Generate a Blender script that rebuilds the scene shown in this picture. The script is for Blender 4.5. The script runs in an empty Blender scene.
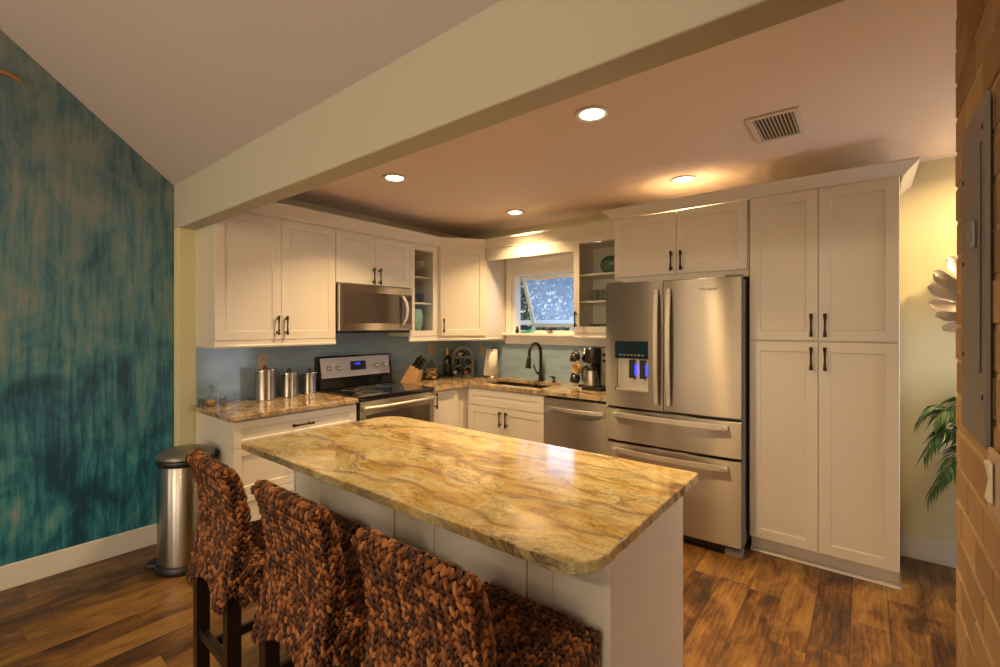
import bpy, bmesh, math, random
from mathutils import Vector, Matrix
R = math.radians
rnd = random.Random(7)
C = bpy.context.scene.collection
sc = bpy.context.scene

# ------------------------------------------------------------------ camera
cam = bpy.data.cameras.new('camera')
cam_o = bpy.data.objects.new('camera', cam); C.objects.link(cam_o)
cam_o.location = (3.662, -3.917, 1.47)
cam_o.rotation_euler = (R(90), 0, 0.674)
cam.sensor_width = 36.0
cam.lens = 458.821 / 1000 * 36
cam.shift_y = -0.0074
cam.clip_start = 0.02
sc.camera = cam_o

# ------------------------------------------------------------------ world, exposure
sc.view_settings.view_transform = 'Standard'
sc.view_settings.look = 'None'
sc.view_settings.gamma = 1
sc.view_settings.use_curve_mapping = False
sc.view_settings.exposure = 0.15
w = bpy.data.worlds.new('sky'); sc.world = w; w.use_nodes = True
nt = w.node_tree
sky = nt.nodes.new('ShaderNodeTexSky')
sky.sky_type = 'NISHITA'; sky.sun_disc = False; sky.sun_elevation = R(35); sky.sun_rotation = R(160)
nt.links.new(sky.outputs[0], nt.nodes['Background'].inputs[0])
nt.nodes['Background'].inputs[1].default_value = 0.16

WARM = (1.0, 0.67, 0.31)
DAY = (1.0, 0.77, 0.49)
COOL = (0.55, 0.72, 1.0)
def area(name, loc, rot, sx, sy, power, col, shape='RECTANGLE', spread=180):
    l = bpy.data.lights.new(name, 'AREA'); l.shape = shape
    l.size = sx
    if shape == 'RECTANGLE': l.size_y = sy
    l.energy = power; l.color = col; l.spread = R(spread)
    o = bpy.data.objects.new(name, l); C.objects.link(o)
    o.location = loc; o.rotation_euler = rot
    return o
# fill from unseen windows added behind the camera; entry door and sink window daylight
UNSEEN_WINDOWS = ((.42, .80, 8), (1.12, 1.42, 7), (2.2, 3.7, 36), (4.1, 5.6, 32))  # the two narrow ones are shaped to streak the refrigerator
for a_, b_, p_ in UNSEEN_WINDOWS:
    area('unseen_window_fill', ((a_+b_)/2, -8.25, 1.45), (R(90), 0, 0), b_-a_, 2.0, p_, DAY)
area('entry_door_daylight', (5.25, -0.62, 1.2), (0, R(90), 0), 1.9, 0.8, 20, (.78, .84, 1.0))
sun = bpy.data.lights.new('sun', 'SUN'); sun.energy = 2.2; sun.angle = R(1); sun.color = (1, .95, .88)
sun_o = bpy.data.objects.new('sun', sun); C.objects.link(sun_o); sun_o.rotation_euler = Vector((.75, .22, -.62)).to_track_quat('-Z', 'Y').to_euler()
area('sink_window_daylight', (1.2, 0.62, 1.75), (R(-90), 0, 0), 0.9, 0.6, 5, COOL)
DOWN_POWER = 17
ADDED_PENDANTS = ((.75, 13), (1.62, 13), (3.30, 34))  # unseen lamps added for warm fill and refrigerator streaks

# ------------------------------------------------------------------ node helpers
def newmat(name):
    m = bpy.data.materials.new(name); m.use_nodes = True
    return m, m.node_tree, m.node_tree.nodes['Principled BSDF']
def N(t, typ, **kw):
    n = t.nodes.new(typ)
    for k, v in kw.items():
        if k.startswith('i_'):
            key = k[2:]
            key = int(key) if key.isdigit() else key
            n.inputs[key].default_value = v
        else: setattr(n, k, v)
    return n
def L(t, a, b): t.links.new(a, b)
def ramp(t, fac, stops):
    r = t.nodes.new('ShaderNodeValToRGB')
    el = r.color_ramp.elements
    while len(el) < len(stops): el.new(0.5)
    for e, (p, c) in zip(el, stops): e.position = p; e.color = (*c, 1)
    L(t, fac, r.inputs[0]); return r
def mixc(t, fac, a, b, mode='MIX'):
    m = t.nodes.new('ShaderNodeMix'); m.data_type = 'RGBA'; m.blend_type = mode
    for s, v in ((m.inputs[0], fac), (m.inputs[6], a), (m.inputs[7], b)):
        if hasattr(v, 'is_linked'): L(t, v, s)
        elif isinstance(v, (int, float)): s.default_value = v
        else: s.default_value = (*v, 1)
    return m.outputs[2]
def math_(t, op, a, b=0.0, clamp=False):
    m = t.nodes.new('ShaderNodeMath'); m.operation = op; m.use_clamp = clamp
    for s, v in ((m.inputs[0], a), (m.inputs[1], b)):
        if hasattr(v, 'is_linked'): L(t, v, s)
        else: s.default_value = v
    return m.outputs[0]
def pos(t, scale=(1, 1, 1), rot=(0, 0, 0), world=True, loc=(0, 0, 0)):
    mp = t.nodes.new('ShaderNodeMapping')
    mp.inputs['Scale'].default_value = scale; mp.inputs['Rotation'].default_value = rot; mp.inputs['Location'].default_value = loc
    if world: L(t, t.nodes.new('ShaderNodeNewGeometry').outputs['Position'], mp.inputs[0])
    else: L(t, t.nodes.new('ShaderNodeTexCoord').outputs['Object'], mp.inputs[0])
    return mp.outputs[0]
def noise(t, vec, scale, detail=4, rough=0.55, dist=0.0):
    n = N(t, 'ShaderNodeTexNoise'); n.inputs['Scale'].default_value = scale
    n.inputs['Detail'].default_value = detail; n.inputs['Roughness'].default_value = rough; n.inputs['Distortion'].default_value = dist
    L(t, vec, n.inputs['Vector']); return n.outputs['Fac']
def bump(t, b, h, strength, dist=0.01):
    n = t.nodes.new('ShaderNodeBump'); n.inputs['Strength'].default_value = strength; n.inputs['Distance'].default_value = dist
    L(t, h, n.inputs['Height']); L(t, n.outputs[0], b.inputs['Normal'])
def plain(name, col, rough=0.5, metal=0.0, spec=0.5, nscale=0, nstr=0.0, var=0.0, coat=0.0, emit=None, estr=0):
    m, t, b = newmat(name)
    b.inputs['Base Color'].default_value = (*col, 1); b.inputs['Roughness'].default_value = rough
    b.inputs['Metallic'].default_value = metal; b.inputs['Specular IOR Level'].default_value = spec
    b.inputs['Coat Weight'].default_value = coat
    v = pos(t, world=False)
    n = noise(t, v, nscale or 30, 3)
    if var:
        L(t, mixc(t, n, [c*(1-var) for c in col], [min(1, c*(1+var)) for c in col]), b.inputs['Base Color'])
    if nstr: bump(t, b, n, nstr, 0.002)
    if emit: b.inputs['Emission Color'].default_value = (*emit, 1); b.inputs['Emission Strength'].default_value = estr
    return m

M = {}
M['cab'] = plain('cabinet_paint', (.72, .665, .585), .32, nscale=60, nstr=.04, var=.015)
M['trimw'] = plain('trim_paint', (.80, .76, .70), .4, nscale=40, nstr=.04, var=.015)
M['wallgreen'] = plain('pale_green_paint', (.74, .685, .44), .75, nscale=90, nstr=.15, var=.02)
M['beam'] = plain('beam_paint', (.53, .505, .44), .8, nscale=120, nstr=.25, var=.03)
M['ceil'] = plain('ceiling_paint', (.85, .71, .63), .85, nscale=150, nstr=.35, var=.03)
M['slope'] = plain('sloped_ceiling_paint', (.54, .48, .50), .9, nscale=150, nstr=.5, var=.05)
M['bronze'] = plain('dark_bronze', (.045, .028, .020), .32, .85, nscale=80, var=.2)
M['black'] = plain('black_plastic', (.012, .011, .011), .35, var=.1)
M['blackgloss'] = plain('black_glass', (.008, .008, .009), .06, var=.1, coat=.5)
M['mwglass'] = plain('tinted_oven_glass', (.085, .065, .055), .10, .35, var=.05, coat=.3)
M['greyplastic'] = plain('grey_plastic', (.25, .24, .23), .4, var=.06)
M['panelgrey'] = plain('grey_enamel', (.17, .15, .135), .45, .15, nscale=200, nstr=.1, var=.04)
M['darkwood'] = plain('dark_stained_wood', (.022, .012, .008), .35, nscale=50, nstr=.05, var=.35)
M['beige'] = plain('beige_plastic', (.50, .36, .24), .45, var=.03)
M['almond'] = plain('pale_switch_plastic', (.80, .72, .60), .4, var=.03)
M['grille'] = plain('vent_enamel', (.72, .66, .60), .5, var=.03)
M['paper'] = plain('paper_towel', (.82, .74, .62), .95, nscale=120, nstr=.3, var=.03)
M['blockwood'] = None
M['ceramic'] = plain('green_glaze', (.10, .17, .12), .18, nscale=25, var=.45)
M['ceramicgrey'] = plain('grey_green_glaze', (.16, .20, .17), .25, nscale=30, var=.3)
M['redmug'] = plain('black_mug_glaze', (.025, .015, .013), .2, var=.2)
M['tanmug'] = plain('ochre_mug_glaze', (.50, .28, .09), .25, nscale=30, var=.15)
M['cookie'] = plain('baked_crumb', (.72, .42, .17), .85, nscale=60, nstr=.4, var=.3)
M['bottle'] = plain('dark_bottle_glass', (.012, .016, .010), .08, coat=.5, var=.1)
M['label'] = plain('bottle_label', (.05, .045, .035), .5, nscale=90, var=.9)
M['foil'] = plain('gold_foil', (.62, .42, .12), .35, .6, var=.1)
M['redfoil'] = plain('orange_foil', (.62, .12, .04), .4, .2, var=.1)
M['bluefoil'] = plain('blue_foil', (.03, .08, .28), .4, .2, var=.1)
M['whitefoil'] = plain('white_foil', (.7, .66, .6), .4, .1, var=.1)
M['wire'] = plain('pewter_wire', (.60, .53, .43), .35, .9, var=.1)
M['chrome'] = plain('chrome', (.72, .70, .66), .12, 1.0, var=.03)
M['potbrown'] = plain('dark_brown_pot', (.045, .018, .012), .4, nscale=20, var=.3)
M['soil'] = plain('potting_soil', (.03, .02, .014), .95, nscale=60, nstr=.6, var=.5)
M['frond'] = plain('palm_leaf', (.05, .12, .03), .42, nscale=14, var=.4)
M['stemgreen'] = plain('palm_stem', (.12, .17, .05), .5, var=.2)
M['sculpt'] = plain('brushed_champagne_metal', (.33, .29, .25), .4, .5, nscale=60, var=.1)
M['gold'] = plain('bark_gold', (.50, .22, .05), .45, .3, nscale=90, nstr=.4, var=.45)
M['teal'] = plain('teal_resin', (.05, .38, .36), .3, var=.15)
M['white_letter'] = plain('pale_print', (.75, .75, .72), .5, var=.02)
M['dark_letter'] = plain('dark_print', (.03, .03, .035), .4, .3, var=.02)
M['lens'] = plain('lamp_lens', (1, .95, .85), .5, emit=(1, .88, .66), estr=14)
M['darkteal'] = plain('teal_display_glass', (.004, .020, .034), .10, var=.1)
M['lidgrey'] = plain('grey_lid', (.20, .19, .17), .3, .6, var=.05)
M['led'] = plain('blue_led', (.02, .02, .4), .4, emit=(.03, .05, 1), estr=2.2)
M['amberlens'] = plain('added_pendant_lens', (1, .9, .7), .5, emit=(1, .7, .35), estr=6)
M['lawn'] = plain('lawn_turf', (.10, .17, .05), .95, nscale=8, nstr=.5, var=.4)
M['bark'] = plain('garden_bark', (.12, .08, .055), .9, nscale=30, nstr=.5, var=.4)

for k_, c_ in (('foliage', (.25, .36, .30)), ('foliage2', (.17, .27, .27))):
    m, t, b = newmat('garden_'+k_); M[k_] = m
    b.inputs['Base Color'].default_value = (*c_, 1); b.inputs['Roughness'].default_value = .6
    tl = N(t, 'ShaderNodeBsdfTranslucent'); tl.inputs[0].default_value = (*c_, 1)
    mx = N(t, 'ShaderNodeMixShader'); mx.inputs[0].default_value = .5
    L(t, b.outputs[0], mx.inputs[1]); L(t, tl.outputs[0], mx.inputs[2]); L(t, mx.outputs[0], t.nodes['Material Output'].inputs[0])

def steel(name, col=(.41, .37, .33), rough=.30, aniso=1.0, rot=.25):
    m, t, b = newmat(name)
    b.inputs['Metallic'].default_value = 1; b.inputs['Roughness'].default_value = rough
    b.inputs['Anisotropic'].default_value = aniso; b.inputs['Anisotropic Rotation'].default_value = rot
    tg = t.nodes.new('ShaderNodeTangent'); tg.direction_type = 'RADIAL'; tg.axis = 'Z'
    L(t, tg.outputs[0], b.inputs['Tangent'])
    v = pos(t, (1.5, 1.5, 260), world=False)
    n = noise(t, v, 3, 3)
    L(t, mixc(t, n, [c*.93 for c in col], [min(1, c*1.06) for c in col]), b.inputs['Base Color'])
    v2 = pos(t, (3.2, 3.2, .6), world=False)
    bump(t, b, noise(t, v2, 1.6, 1), .045, .012)
    return m
M['steel'] = steel('stainless_steel')
M['sinksteel'] = steel('sink_steel', (.20, .17, .14), .35, .3, .25)
M['steelplain'] = steel('stainless_handle', (.62, .57, .51), .5, 0.2, .25)
M['steelcan'] = steel('stainless_can', (.46, .43, .40), .28, .9)

def glass(name, tint=(1, 1, 1), refl=1.0):
    m, t, b = newmat(name); t.nodes.remove(b)
    out = t.nodes['Material Output']
    tr = N(t, 'ShaderNodeBsdfTransparent'); tr.inputs[0].default_value = (*tint, 1)
    gl = N(t, 'ShaderNodeBsdfGlossy'); gl.inputs['Roughness'].default_value = .03
    fr = N(t, 'ShaderNodeFresnel'); fr.inputs[0].default_value = 1.5
    bf = N(t, 'ShaderNodeNewGeometry').outputs['Backfacing']
    f = math_(t, 'MULTIPLY', math_(t, 'MULTIPLY', fr.outputs[0], refl), math_(t, 'SUBTRACT', 1.0, bf))
    mx = N(t, 'ShaderNodeMixShader')
    L(t, f, mx.inputs[0]); L(t, tr.outputs[0], mx.inputs[1]); L(t, gl.outputs[0], mx.inputs[2]); L(t, mx.outputs[0], out.inputs[0])
    return m
M['glass'] = glass('clear_glass', (.96, .97, .96))
M['pane'] = glass('window_pane', (.93, .96, .98), 1.2)
m, t, b = newmat('hazy_window_pane'); t.nodes.remove(b); M['haze'] = m
tr = N(t, 'ShaderNodeBsdfTransparent'); tl = N(t, 'ShaderNodeBsdfTranslucent'); tl.inputs[0].default_value = (.62, .74, .92, 1)
gl = N(t, 'ShaderNodeBsdfGlossy'); gl.inputs['Roughness'].default_value = .03
mx = N(t, 'ShaderNodeMixShader'); mx.inputs[0].default_value = .20; L(t, tr.outputs[0], mx.inputs[1]); L(t, tl.outputs[0], mx.inputs[2])
mx2 = N(t, 'ShaderNodeMixShader'); mx2.inputs[0].default_value = .05; L(t, mx.outputs[0], mx2.inputs[1]); L(t, gl.outputs[0], mx2.inputs[2])
L(t, mx2.outputs[0], t.nodes['Material Output'].inputs[0])
M['glassware'] = glass('drinking_glass', (.80, .84, .84), 1.8)

def granite(name, stops, vein, sc_=1.0, speck=.35, ang=20, band=(1.0, 2.4, 1)):
    m, t, b = newmat(name)
    b.inputs['Roughness'].default_value = .12; b.inputs['Coat Weight'].default_value = .2; b.inputs['Coat Roughness'].default_value = .03
    base = pos(t, tuple(s*sc_ for s in band), (0, 0, R(ang)), world=False)
    d = N(t, 'ShaderNodeTexNoise'); d.inputs['Scale'].default_value = 1.7; d.inputs['Detail'].default_value = 3; L(t, base, d.inputs['Vector'])
    vm = N(t, 'ShaderNodeVectorMath', operation='MULTIPLY_ADD'); L(t, d.outputs['Color'], vm.inputs[0]); vm.inputs[1].default_value = (1.1, 1.1, 1.1); L(t, base, vm.inputs[2])
    n1 = noise(t, vm.outputs[0], 3.2, 8, .62, .4)
    col = ramp(t, n1, stops).outputs[0]
    n2 = noise(t, vm.outputs[0], 5.5, 6, .6, .8)
    v1 = ramp(t, n2, [(0, (0, 0, 0)), (.47, (0, 0, 0)), (.50, (1, 1, 1)), (.53, (0, 0, 0))]).outputs[0]
    n3 = noise(t, base, 1.6, 2)
    n4b = noise(t, pos(t, (3, 9, 1), (0, 0, R(ang)), world=False), 3, 5, .7)
    vf = math_(t, 'MULTIPLY', v1, ramp(t, n3, [(.42, (0, 0, 0)), (.62, (1, 1, 1))]).outputs[0])
    col = mixc(t, vf, col, vein)
    wv = N(t, 'ShaderNodeTexWave', bands_direction='Y', wave_profile='SIN'); wv.inputs['Scale'].default_value = .75; wv.inputs['Distortion'].default_value = 12; wv.inputs['Detail'].default_value = 4; wv.inputs['Detail Scale'].default_value = 1.3; wv.inputs['Detail Roughness'].default_value = .62
    L(t, base, wv.inputs['Vector'])
    w1 = ramp(t, wv.outputs['Fac'], [(0, (1, 1, 1)), (.05, (.5, .5, .5)), (.16, (0, 0, 0)), (1, (0, 0, 0))]).outputs[0]
    col = mixc(t, math_(t, 'MULTIPLY', w1, math_(t, 'MULTIPLY', n4b, 1.1, True)), col, [c*1.5 for c in vein])
    fp = pos(t, (1, 1, 1), world=False)
    n4 = noise(t, fp, 85, 3, .7)
    sp = ramp(t, n4, [(.32, (.30, .24, .17)), (.50, (1, 1, 1)), (.62, (1, 1, 1)), (.78, (1.0, 1.0, 1.0))]).outputs[0]
    col = mixc(t, speck, col, mixc(t, 1.0, col, sp, 'MULTIPLY'))
    L(t, col, b.inputs['Base Color'])
    return m
M['granite'] = granite('gold_granite', [(.24, (.10, .07, .035)), (.34, (.28, .18, .065)), (.41, (.50, .34, .115)), (.47, (.55, .43, .18)), (.52, (.62, .53, .31)), (.56, (.42, .35, .19)), (.60, (.58, .46, .21)), (.66, (.50, .35, .13)), (.76, (.66, .59, .42))], (.12, .07, .04), 1.0, .5, -20, (.75, 1.9, 1))
M['granite2'] = granite('speckled_granite', [(.25, (.10, .06, .035)), (.40, (.38, .25, .12)), (.52, (.56, .41, .24)), (.68, (.62, .49, .33)), (.80, (.36, .27, .18))], (.10, .06, .04), 2.6, .9, 35, (1, 1.5, 1))

# mural wall: vertical washes of teal, blue and tan
m, t, b = newmat('teal_wash_mural'); M['mural'] = m
b.inputs['Roughness'].default_value = .6
g = pos(t)
s1 = noise(t, pos(t, (1, 12, 1.3)), 1.7, 8, .66, .5)
s2 = noise(t, pos(t, (1, 2.2, 1.3)), 1.7, 7, .62, .8)
s3 = noise(t, pos(t, (1, 26, 1.6)), 2.2, 4, .6)
sep = N(t, 'ShaderNodeSeparateXYZ'); L(t, g, sep.inputs[0])
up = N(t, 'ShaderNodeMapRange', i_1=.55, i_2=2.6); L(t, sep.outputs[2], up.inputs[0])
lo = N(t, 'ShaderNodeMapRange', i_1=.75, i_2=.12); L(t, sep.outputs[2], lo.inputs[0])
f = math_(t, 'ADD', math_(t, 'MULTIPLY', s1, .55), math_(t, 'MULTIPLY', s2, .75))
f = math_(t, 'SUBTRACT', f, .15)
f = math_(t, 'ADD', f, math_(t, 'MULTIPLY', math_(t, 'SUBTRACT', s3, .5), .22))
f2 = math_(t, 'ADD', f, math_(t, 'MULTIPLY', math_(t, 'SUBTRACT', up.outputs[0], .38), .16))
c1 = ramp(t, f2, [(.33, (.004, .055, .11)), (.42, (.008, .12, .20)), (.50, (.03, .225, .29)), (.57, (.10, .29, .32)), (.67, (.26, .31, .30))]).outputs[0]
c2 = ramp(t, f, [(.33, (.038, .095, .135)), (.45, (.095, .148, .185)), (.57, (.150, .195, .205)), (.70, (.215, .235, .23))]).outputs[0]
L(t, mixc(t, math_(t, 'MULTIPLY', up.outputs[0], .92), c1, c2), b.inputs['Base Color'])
bump(t, b, s3, .12, .004)

# plank floor
m, t, b = newmat('rustic_plank_floor'); M['floor'] = m
sep = N(t, 'ShaderNodeSeparateXYZ'); L(t, pos(t), sep.inputs[0])
xr = math_(t, 'DIVIDE', sep.outputs[0], .150)
row_ = math_(t, 'FLOOR', xr)
w1_ = N(t, 'ShaderNodeTexWhiteNoise', noise_dimensions='1D'); L(t, row_, w1_.inputs['W'])
yr = math_(t, 'ADD', math_(t, 'DIVIDE', sep.outputs[1], .98), math_(t, 'MULTIPLY', w1_.outputs['Value'], 9.7))
col_ = math_(t, 'FLOOR', yr)
cc_ = N(t, 'ShaderNodeCombineXYZ'); L(t, row_, cc_.inputs[0]); L(t, col_, cc_.inputs[1])
w2_ = N(t, 'ShaderNodeTexWhiteNoise', noise_dimensions='2D'); L(t, cc_.outputs[0], w2_.inputs['Vector'])
def edge(v, wd_):
    fr_ = math_(t, 'FRACT', v)
    return math_(t, 'LESS_THAN', math_(t, 'MINIMUM', fr_, math_(t, 'SUBTRACT', 1.0, fr_)), wd_)
seam = math_(t, 'MAXIMUM', edge(xr, .007), edge(yr, .0011))
cmb = N(t, 'ShaderNodeCombineXYZ'); L(t, sep.outputs[1], cmb.inputs[0]); L(t, sep.outputs[0], cmb.inputs[1])
off = N(t, 'ShaderNodeVectorMath', operation='MULTIPLY_ADD'); L(t, w2_.outputs['Color'], off.inputs[0]); off.inputs[1].default_value = (17, 23, 9); L(t, cmb.outputs[0], off.inputs[2])
def sv(scale):
    mp = N(t, 'ShaderNodeMapping'); mp.inputs['Scale'].default_value = scale; L(t, off.outputs[0], mp.inputs[0]); return mp.outputs[0]
gr = noise(t, sv((2.2, 46, 1)), 2.8, 8, .76, .15)
big = noise(t, sv((1.6, 4.2, 1)), 2.2, 5, .62, .8)
ring = N(t, 'ShaderNodeTexWave', bands_direction='Y', wave_profile='SAW'); ring.inputs['Scale'].default_value = 5; ring.inputs['Distortion'].default_value = 9; ring.inputs['Detail'].default_value = 2; ring.inputs['Detail Scale'].default_value = .7
L(t, sv((.55, 2.4, 1)), ring.inputs['Vector'])
fac = math_(t, 'ADD', math_(t, 'MULTIPLY', gr, .34), math_(t, 'MULTIPLY', big, .66))
fac = math_(t, 'ADD', fac, math_(t, 'MULTIPLY', ring.outputs['Fac'], .06))
fac = math_(t, 'ADD', fac, math_(t, 'MULTIPLY', math_(t, 'SUBTRACT', w2_.outputs['Value'], .5), .20))
fac = math_(t, 'ADD', fac, -.04)
col = ramp(t, fac, [(.30, (.022, .010, .007)), (.39, (.065, .028, .011)), (.48, (.14, .062, .017)), (.57, (.235, .115, .026)), (.70, (.34, .19, .05))]).outputs[0]
kn = N(t, 'ShaderNodeTexVoronoi', feature='F1'); kn.inputs['Scale'].default_value = 1; L(t, sv((1.3, 3.6, 1)), kn.inputs['Vector'])
kf = ramp(t, kn.outputs['Distance'], [(.05, (1, 1, 1)), (.11, (.5, .5, .5)), (.26, (0, 0, 0))]).outputs[0]
col = mixc(t, math_(t, 'MULTIPLY', kf, .85), col, (.02, .009, .005))
col = mixc(t, seam, col, (.025, .011, .006))
L(t, col, b.inputs['Base Color'])
L(t, math_(t, 'ADD', math_(t, 'MULTIPLY', gr, .22), .24), b.inputs['Roughness'])
bump(t, b, math_(t, 'SUBTRACT', gr, seam), .18, .004)

# glass subway tile, for a wall whose long axis is 'x' or 'y'
def tile(name, axis):
    m, t, b = newmat(name)
    sep = N(t, 'ShaderNodeSeparateXYZ'); L(t, pos(t), sep.inputs[0])
    cmb = N(t, 'ShaderNodeCombineXYZ'); L(t, sep.outputs[0 if axis == 'x' else 1], cmb.inputs[0]); L(t, sep.outputs[2], cmb.inputs[1])
    br = N(t, 'ShaderNodeTexBrick', offset=.5)
    br.inputs['Color1'].default_value = (.235, .345, .44, 1); br.inputs['Color2'].default_value = (.29, .40, .49, 1); br.inputs['Mortar'].default_value = (.33, .40, .45, 1)
    br.inputs['Scale'].default_value = 1; br.inputs['Mortar Size'].default_value = .0016; br.inputs['Brick Width'].default_value = .20; br.inputs['Row Height'].default_value = .052
    L(t, cmb.outputs[0], br.inputs['Vector'])
    L(t, br.outputs['Color'], b.inputs['Base Color'])
    b.inputs['Roughness'].default_value = .12
    n = noise(t, pos(t), 9, 2)
    bump(t, b, math_(t, 'SUBTRACT', math_(t, 'MULTIPLY', n, .5), br.outputs['Fac']), .3, .003)
    return m
M['tile_y'] = tile('glass_tile_range', 'y'); M['tile_x'] = tile('glass_tile_sink', 'x')

# brick lumps and seagrass strands take a random tone per piece
def islands(name, stops, rough, nscale, nstr, spec=.4, mixr=.7):
    m, t, b = newmat(name)
    g = N(t, 'ShaderNodeNewGeometry')
    n = noise(t, pos(t, world=False), nscale, 4, .6)
    f = math_(t, 'ADD', math_(t, 'MULTIPLY', g.outputs['Random Per Island'], mixr), math_(t, 'MULTIPLY', n, 1-mixr))
    L(t, ramp(t, f, stops).outputs[0], b.inputs['Base Color'])
    b.inputs['Roughness'].default_value = rough; b.inputs['Specular IOR Level'].default_value = spec
    bump(t, b, n, nstr, .004)
    return m
M['brick'] = islands('amber_brick', [(.10, (.27, .16, .075)), (.5, (.36, .215, .10)), (.9, (.45, .28, .14))], .85, 30, .5)
M['mortar'] = plain('brick_mortar', (.50, .36, .20), .95, nscale=60, nstr=.5, var=.15)
M['strand'] = islands('seagrass_strand', [(.14, (.018, .007, .005)), (.36, (.058, .019, .009)), (.56, (.165, .056, .019)), (.73, (.40, .155, .048)), (.90, (.58, .28, .10))], .48, 70, .4, .3, .5)
M['weavecore'] = plain('dark_weave_core', (.025, .011, .007), .8, var=.2)
m, t, b = newmat('pale_block_wood'); M['blockwood'] = m
n = noise(t, pos(t, (14, 14, 2), world=False), 3, 4)
L(t, mixc(t, n, (.40, .20, .06), (.60, .36, .14)), b.inputs['Base Color']); b.inputs['Roughness'].default_value = .4
m, t, b = newmat('swirled_art_glass'); M['artglass'] = m
n = noise(t, pos(t, (1, 1, .5), world=False), 9, 4, .6, 1.5)
L(t, ramp(t, n, [(.3, (.05, .22, .30)), (.5, (.30, .48, .52)), (.6, (.20, .42, .14)), (.72, (.45, .55, .60))]).outputs[0], b.inputs['Base Color']); b.inputs['Roughness'].default_value = .12

# ------------------------------------------------------------------ mesh helpers
class MB:
    def __init__(s): s.bm = bmesh.new(); s.smooth = []
    def xf(s, vs, M4):
        if M4 is not None: bmesh.ops.transform(s.bm, matrix=M4, verts=vs)
    def box(s, x0, x1, y0, y1, z0, z1, bev=0.0, M4=None, seg=2):
        m = Matrix.Translation(((x0+x1)/2, (y0+y1)/2, (z0+z1)/2)) @ Matrix.Diagonal((abs(x1-x0), abs(y1-y0), abs(z1-z0), 1))
        r = bmesh.ops.create_cube(s.bm, size=1, matrix=m); vs = r['verts']
        if bev:
            es = list({e for v in vs for e in v.link_edges})
            rb = bmesh.ops.bevel(s.bm, geom=es, offset=bev, segments=seg, affect='EDGES', profile=.5)
            vs = rb['verts']
        s.xf(vs, M4); return vs
    def shaker(s, x0, x1, z0, z1, y, t=.02, fr=.058, rec=.009, hole=False):
        m = Matrix.Translation(((x0+x1)/2, y-t/2, (z0+z1)/2)) @ Matrix.Diagonal((x1-x0, t, z1-z0, 1))
        vs = bmesh.ops.create_cube(s.bm, size=1, matrix=m)['verts']
        es = list({e for v in vs for e in v.link_edges})
        fs = set(bmesh.ops.bevel(s.bm, geom=es, offset=.0018, segments=1, affect='EDGES')['faces'])
        vs = {v for f_ in fs for v in f_.verts}
        fs = {f_ for v in vs for f_ in v.link_faces}
        s.bm.normal_update()
        front = max((f_ for f_ in fs if f_.normal.y < -.9), key=lambda f_: f_.calc_area())
        back = max((f_ for f_ in fs if f_.normal.y > .9), key=lambda f_: f_.calc_area())
        bmesh.ops.inset_individual(s.bm, faces=[front], thickness=fr, use_even_offset=True)
        if hole:
            bmesh.ops.inset_individual(s.bm, faces=[back], thickness=fr, use_even_offset=True)
            bmesh.ops.bridge_loops(s.bm, edges=list(front.edges)+list(back.edges))
            bmesh.ops.delete(s.bm, geom=[front, back], context='FACES_ONLY')
        else:
            bmesh.ops.inset_individual(s.bm, faces=[front], thickness=.004, depth=-rec, use_even_offset=True)
    def prism(s, poly, z0, z1, bev=0.0, M4=None, seg=2):
        lo = [s.bm.verts.new((x, y, z0)) for x, y in poly]
        hi = [s.bm.verts.new((x, y, z1)) for x, y in poly]
        n = len(poly)
        fs = [s.bm.faces.new(list(reversed(lo))), s.bm.faces.new(hi)]
        for i in range(n): fs.append(s.bm.faces.new((lo[i], lo[(i+1) % n], hi[(i+1) % n], hi[i])))
        bmesh.ops.recalc_face_normals(s.bm, faces=fs)
        vs = lo+hi
        if bev:
            es = list({e for f_ in fs[:2] for e in f_.edges})
            r = bmesh.ops.bevel(s.bm, geom=es, offset=bev, segments=seg, affect='EDGES', profile=.5)
            vs = list({v for v in r['verts']} | {v for v in vs if v.is_valid})
        s.xf(vs, M4); return vs
    def tube(s, pts, rad, n=10, caps=True, flat=1.0):
        pts = [Vector(p) for p in pts]
        if not hasattr(rad, '__len__'): rad = [rad]*len(pts)
        rings = []; ref = None
        for i, p in enumerate(pts):
            d = (pts[min(i+1, len(pts)-1)]-pts[max(i-1, 0)]).normalized()
            if ref is None: ref = Vector((0, 0, 1)) if abs(d.z) < .9 else Vector((1, 0, 0))
            a = (ref-d*ref.dot(d)).normalized(); b_ = d.cross(a); ref = a
            rings.append([s.bm.verts.new(p+(a*math.cos(2*math.pi*k/n)+b_*math.sin(2*math.pi*k/n)*flat)*rad[i]) for k in range(n)])
        for r0, r1 in zip(rings, rings[1:]):
            for k in range(n): s.bm.faces.new((r0[k], r0[(k+1) % n], r1[(k+1) % n], r1[k])).smooth = True
        if caps:
            s.bm.faces.new(list(reversed(rings[0]))); s.bm.faces.new(rings[-1])
        return [v for r in rings for v in r]
    def lathe(s, prof, n=24, M4=None, c=(0, 0)):
        rings = []; vs = []
        for r, z in prof:
            if r < 1e-5: v = s.bm.verts.new((c[0], c[1], z)); rings.append([v]); vs.append(v)
            else:
                ring = [s.bm.verts.new((c[0]+r*math.cos(2*math.pi*k/n), c[1]+r*math.sin(2*math.pi*k/n), z)) for k in range(n)]
                rings.append(ring); vs += ring
        for r0, r1 in zip(rings, rings[1:]):
            if len(r0) == 1 and len(r1) == 1: continue
            for k in range(n):
                k2 = (k+1) % n
                if len(r0) == 1: f_ = s.bm.faces.new((r0[0], r1[k2], r1[k]))
                elif len(r1) == 1: f_ = s.bm.faces.new((r0[k], r0[k2], r1[0]))
                else: f_ = s.bm.faces.new((r0[k], r0[k2], r1[k2], r1[k]))
                f_.smooth = True
        s.xf(vs, M4); return vs
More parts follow.
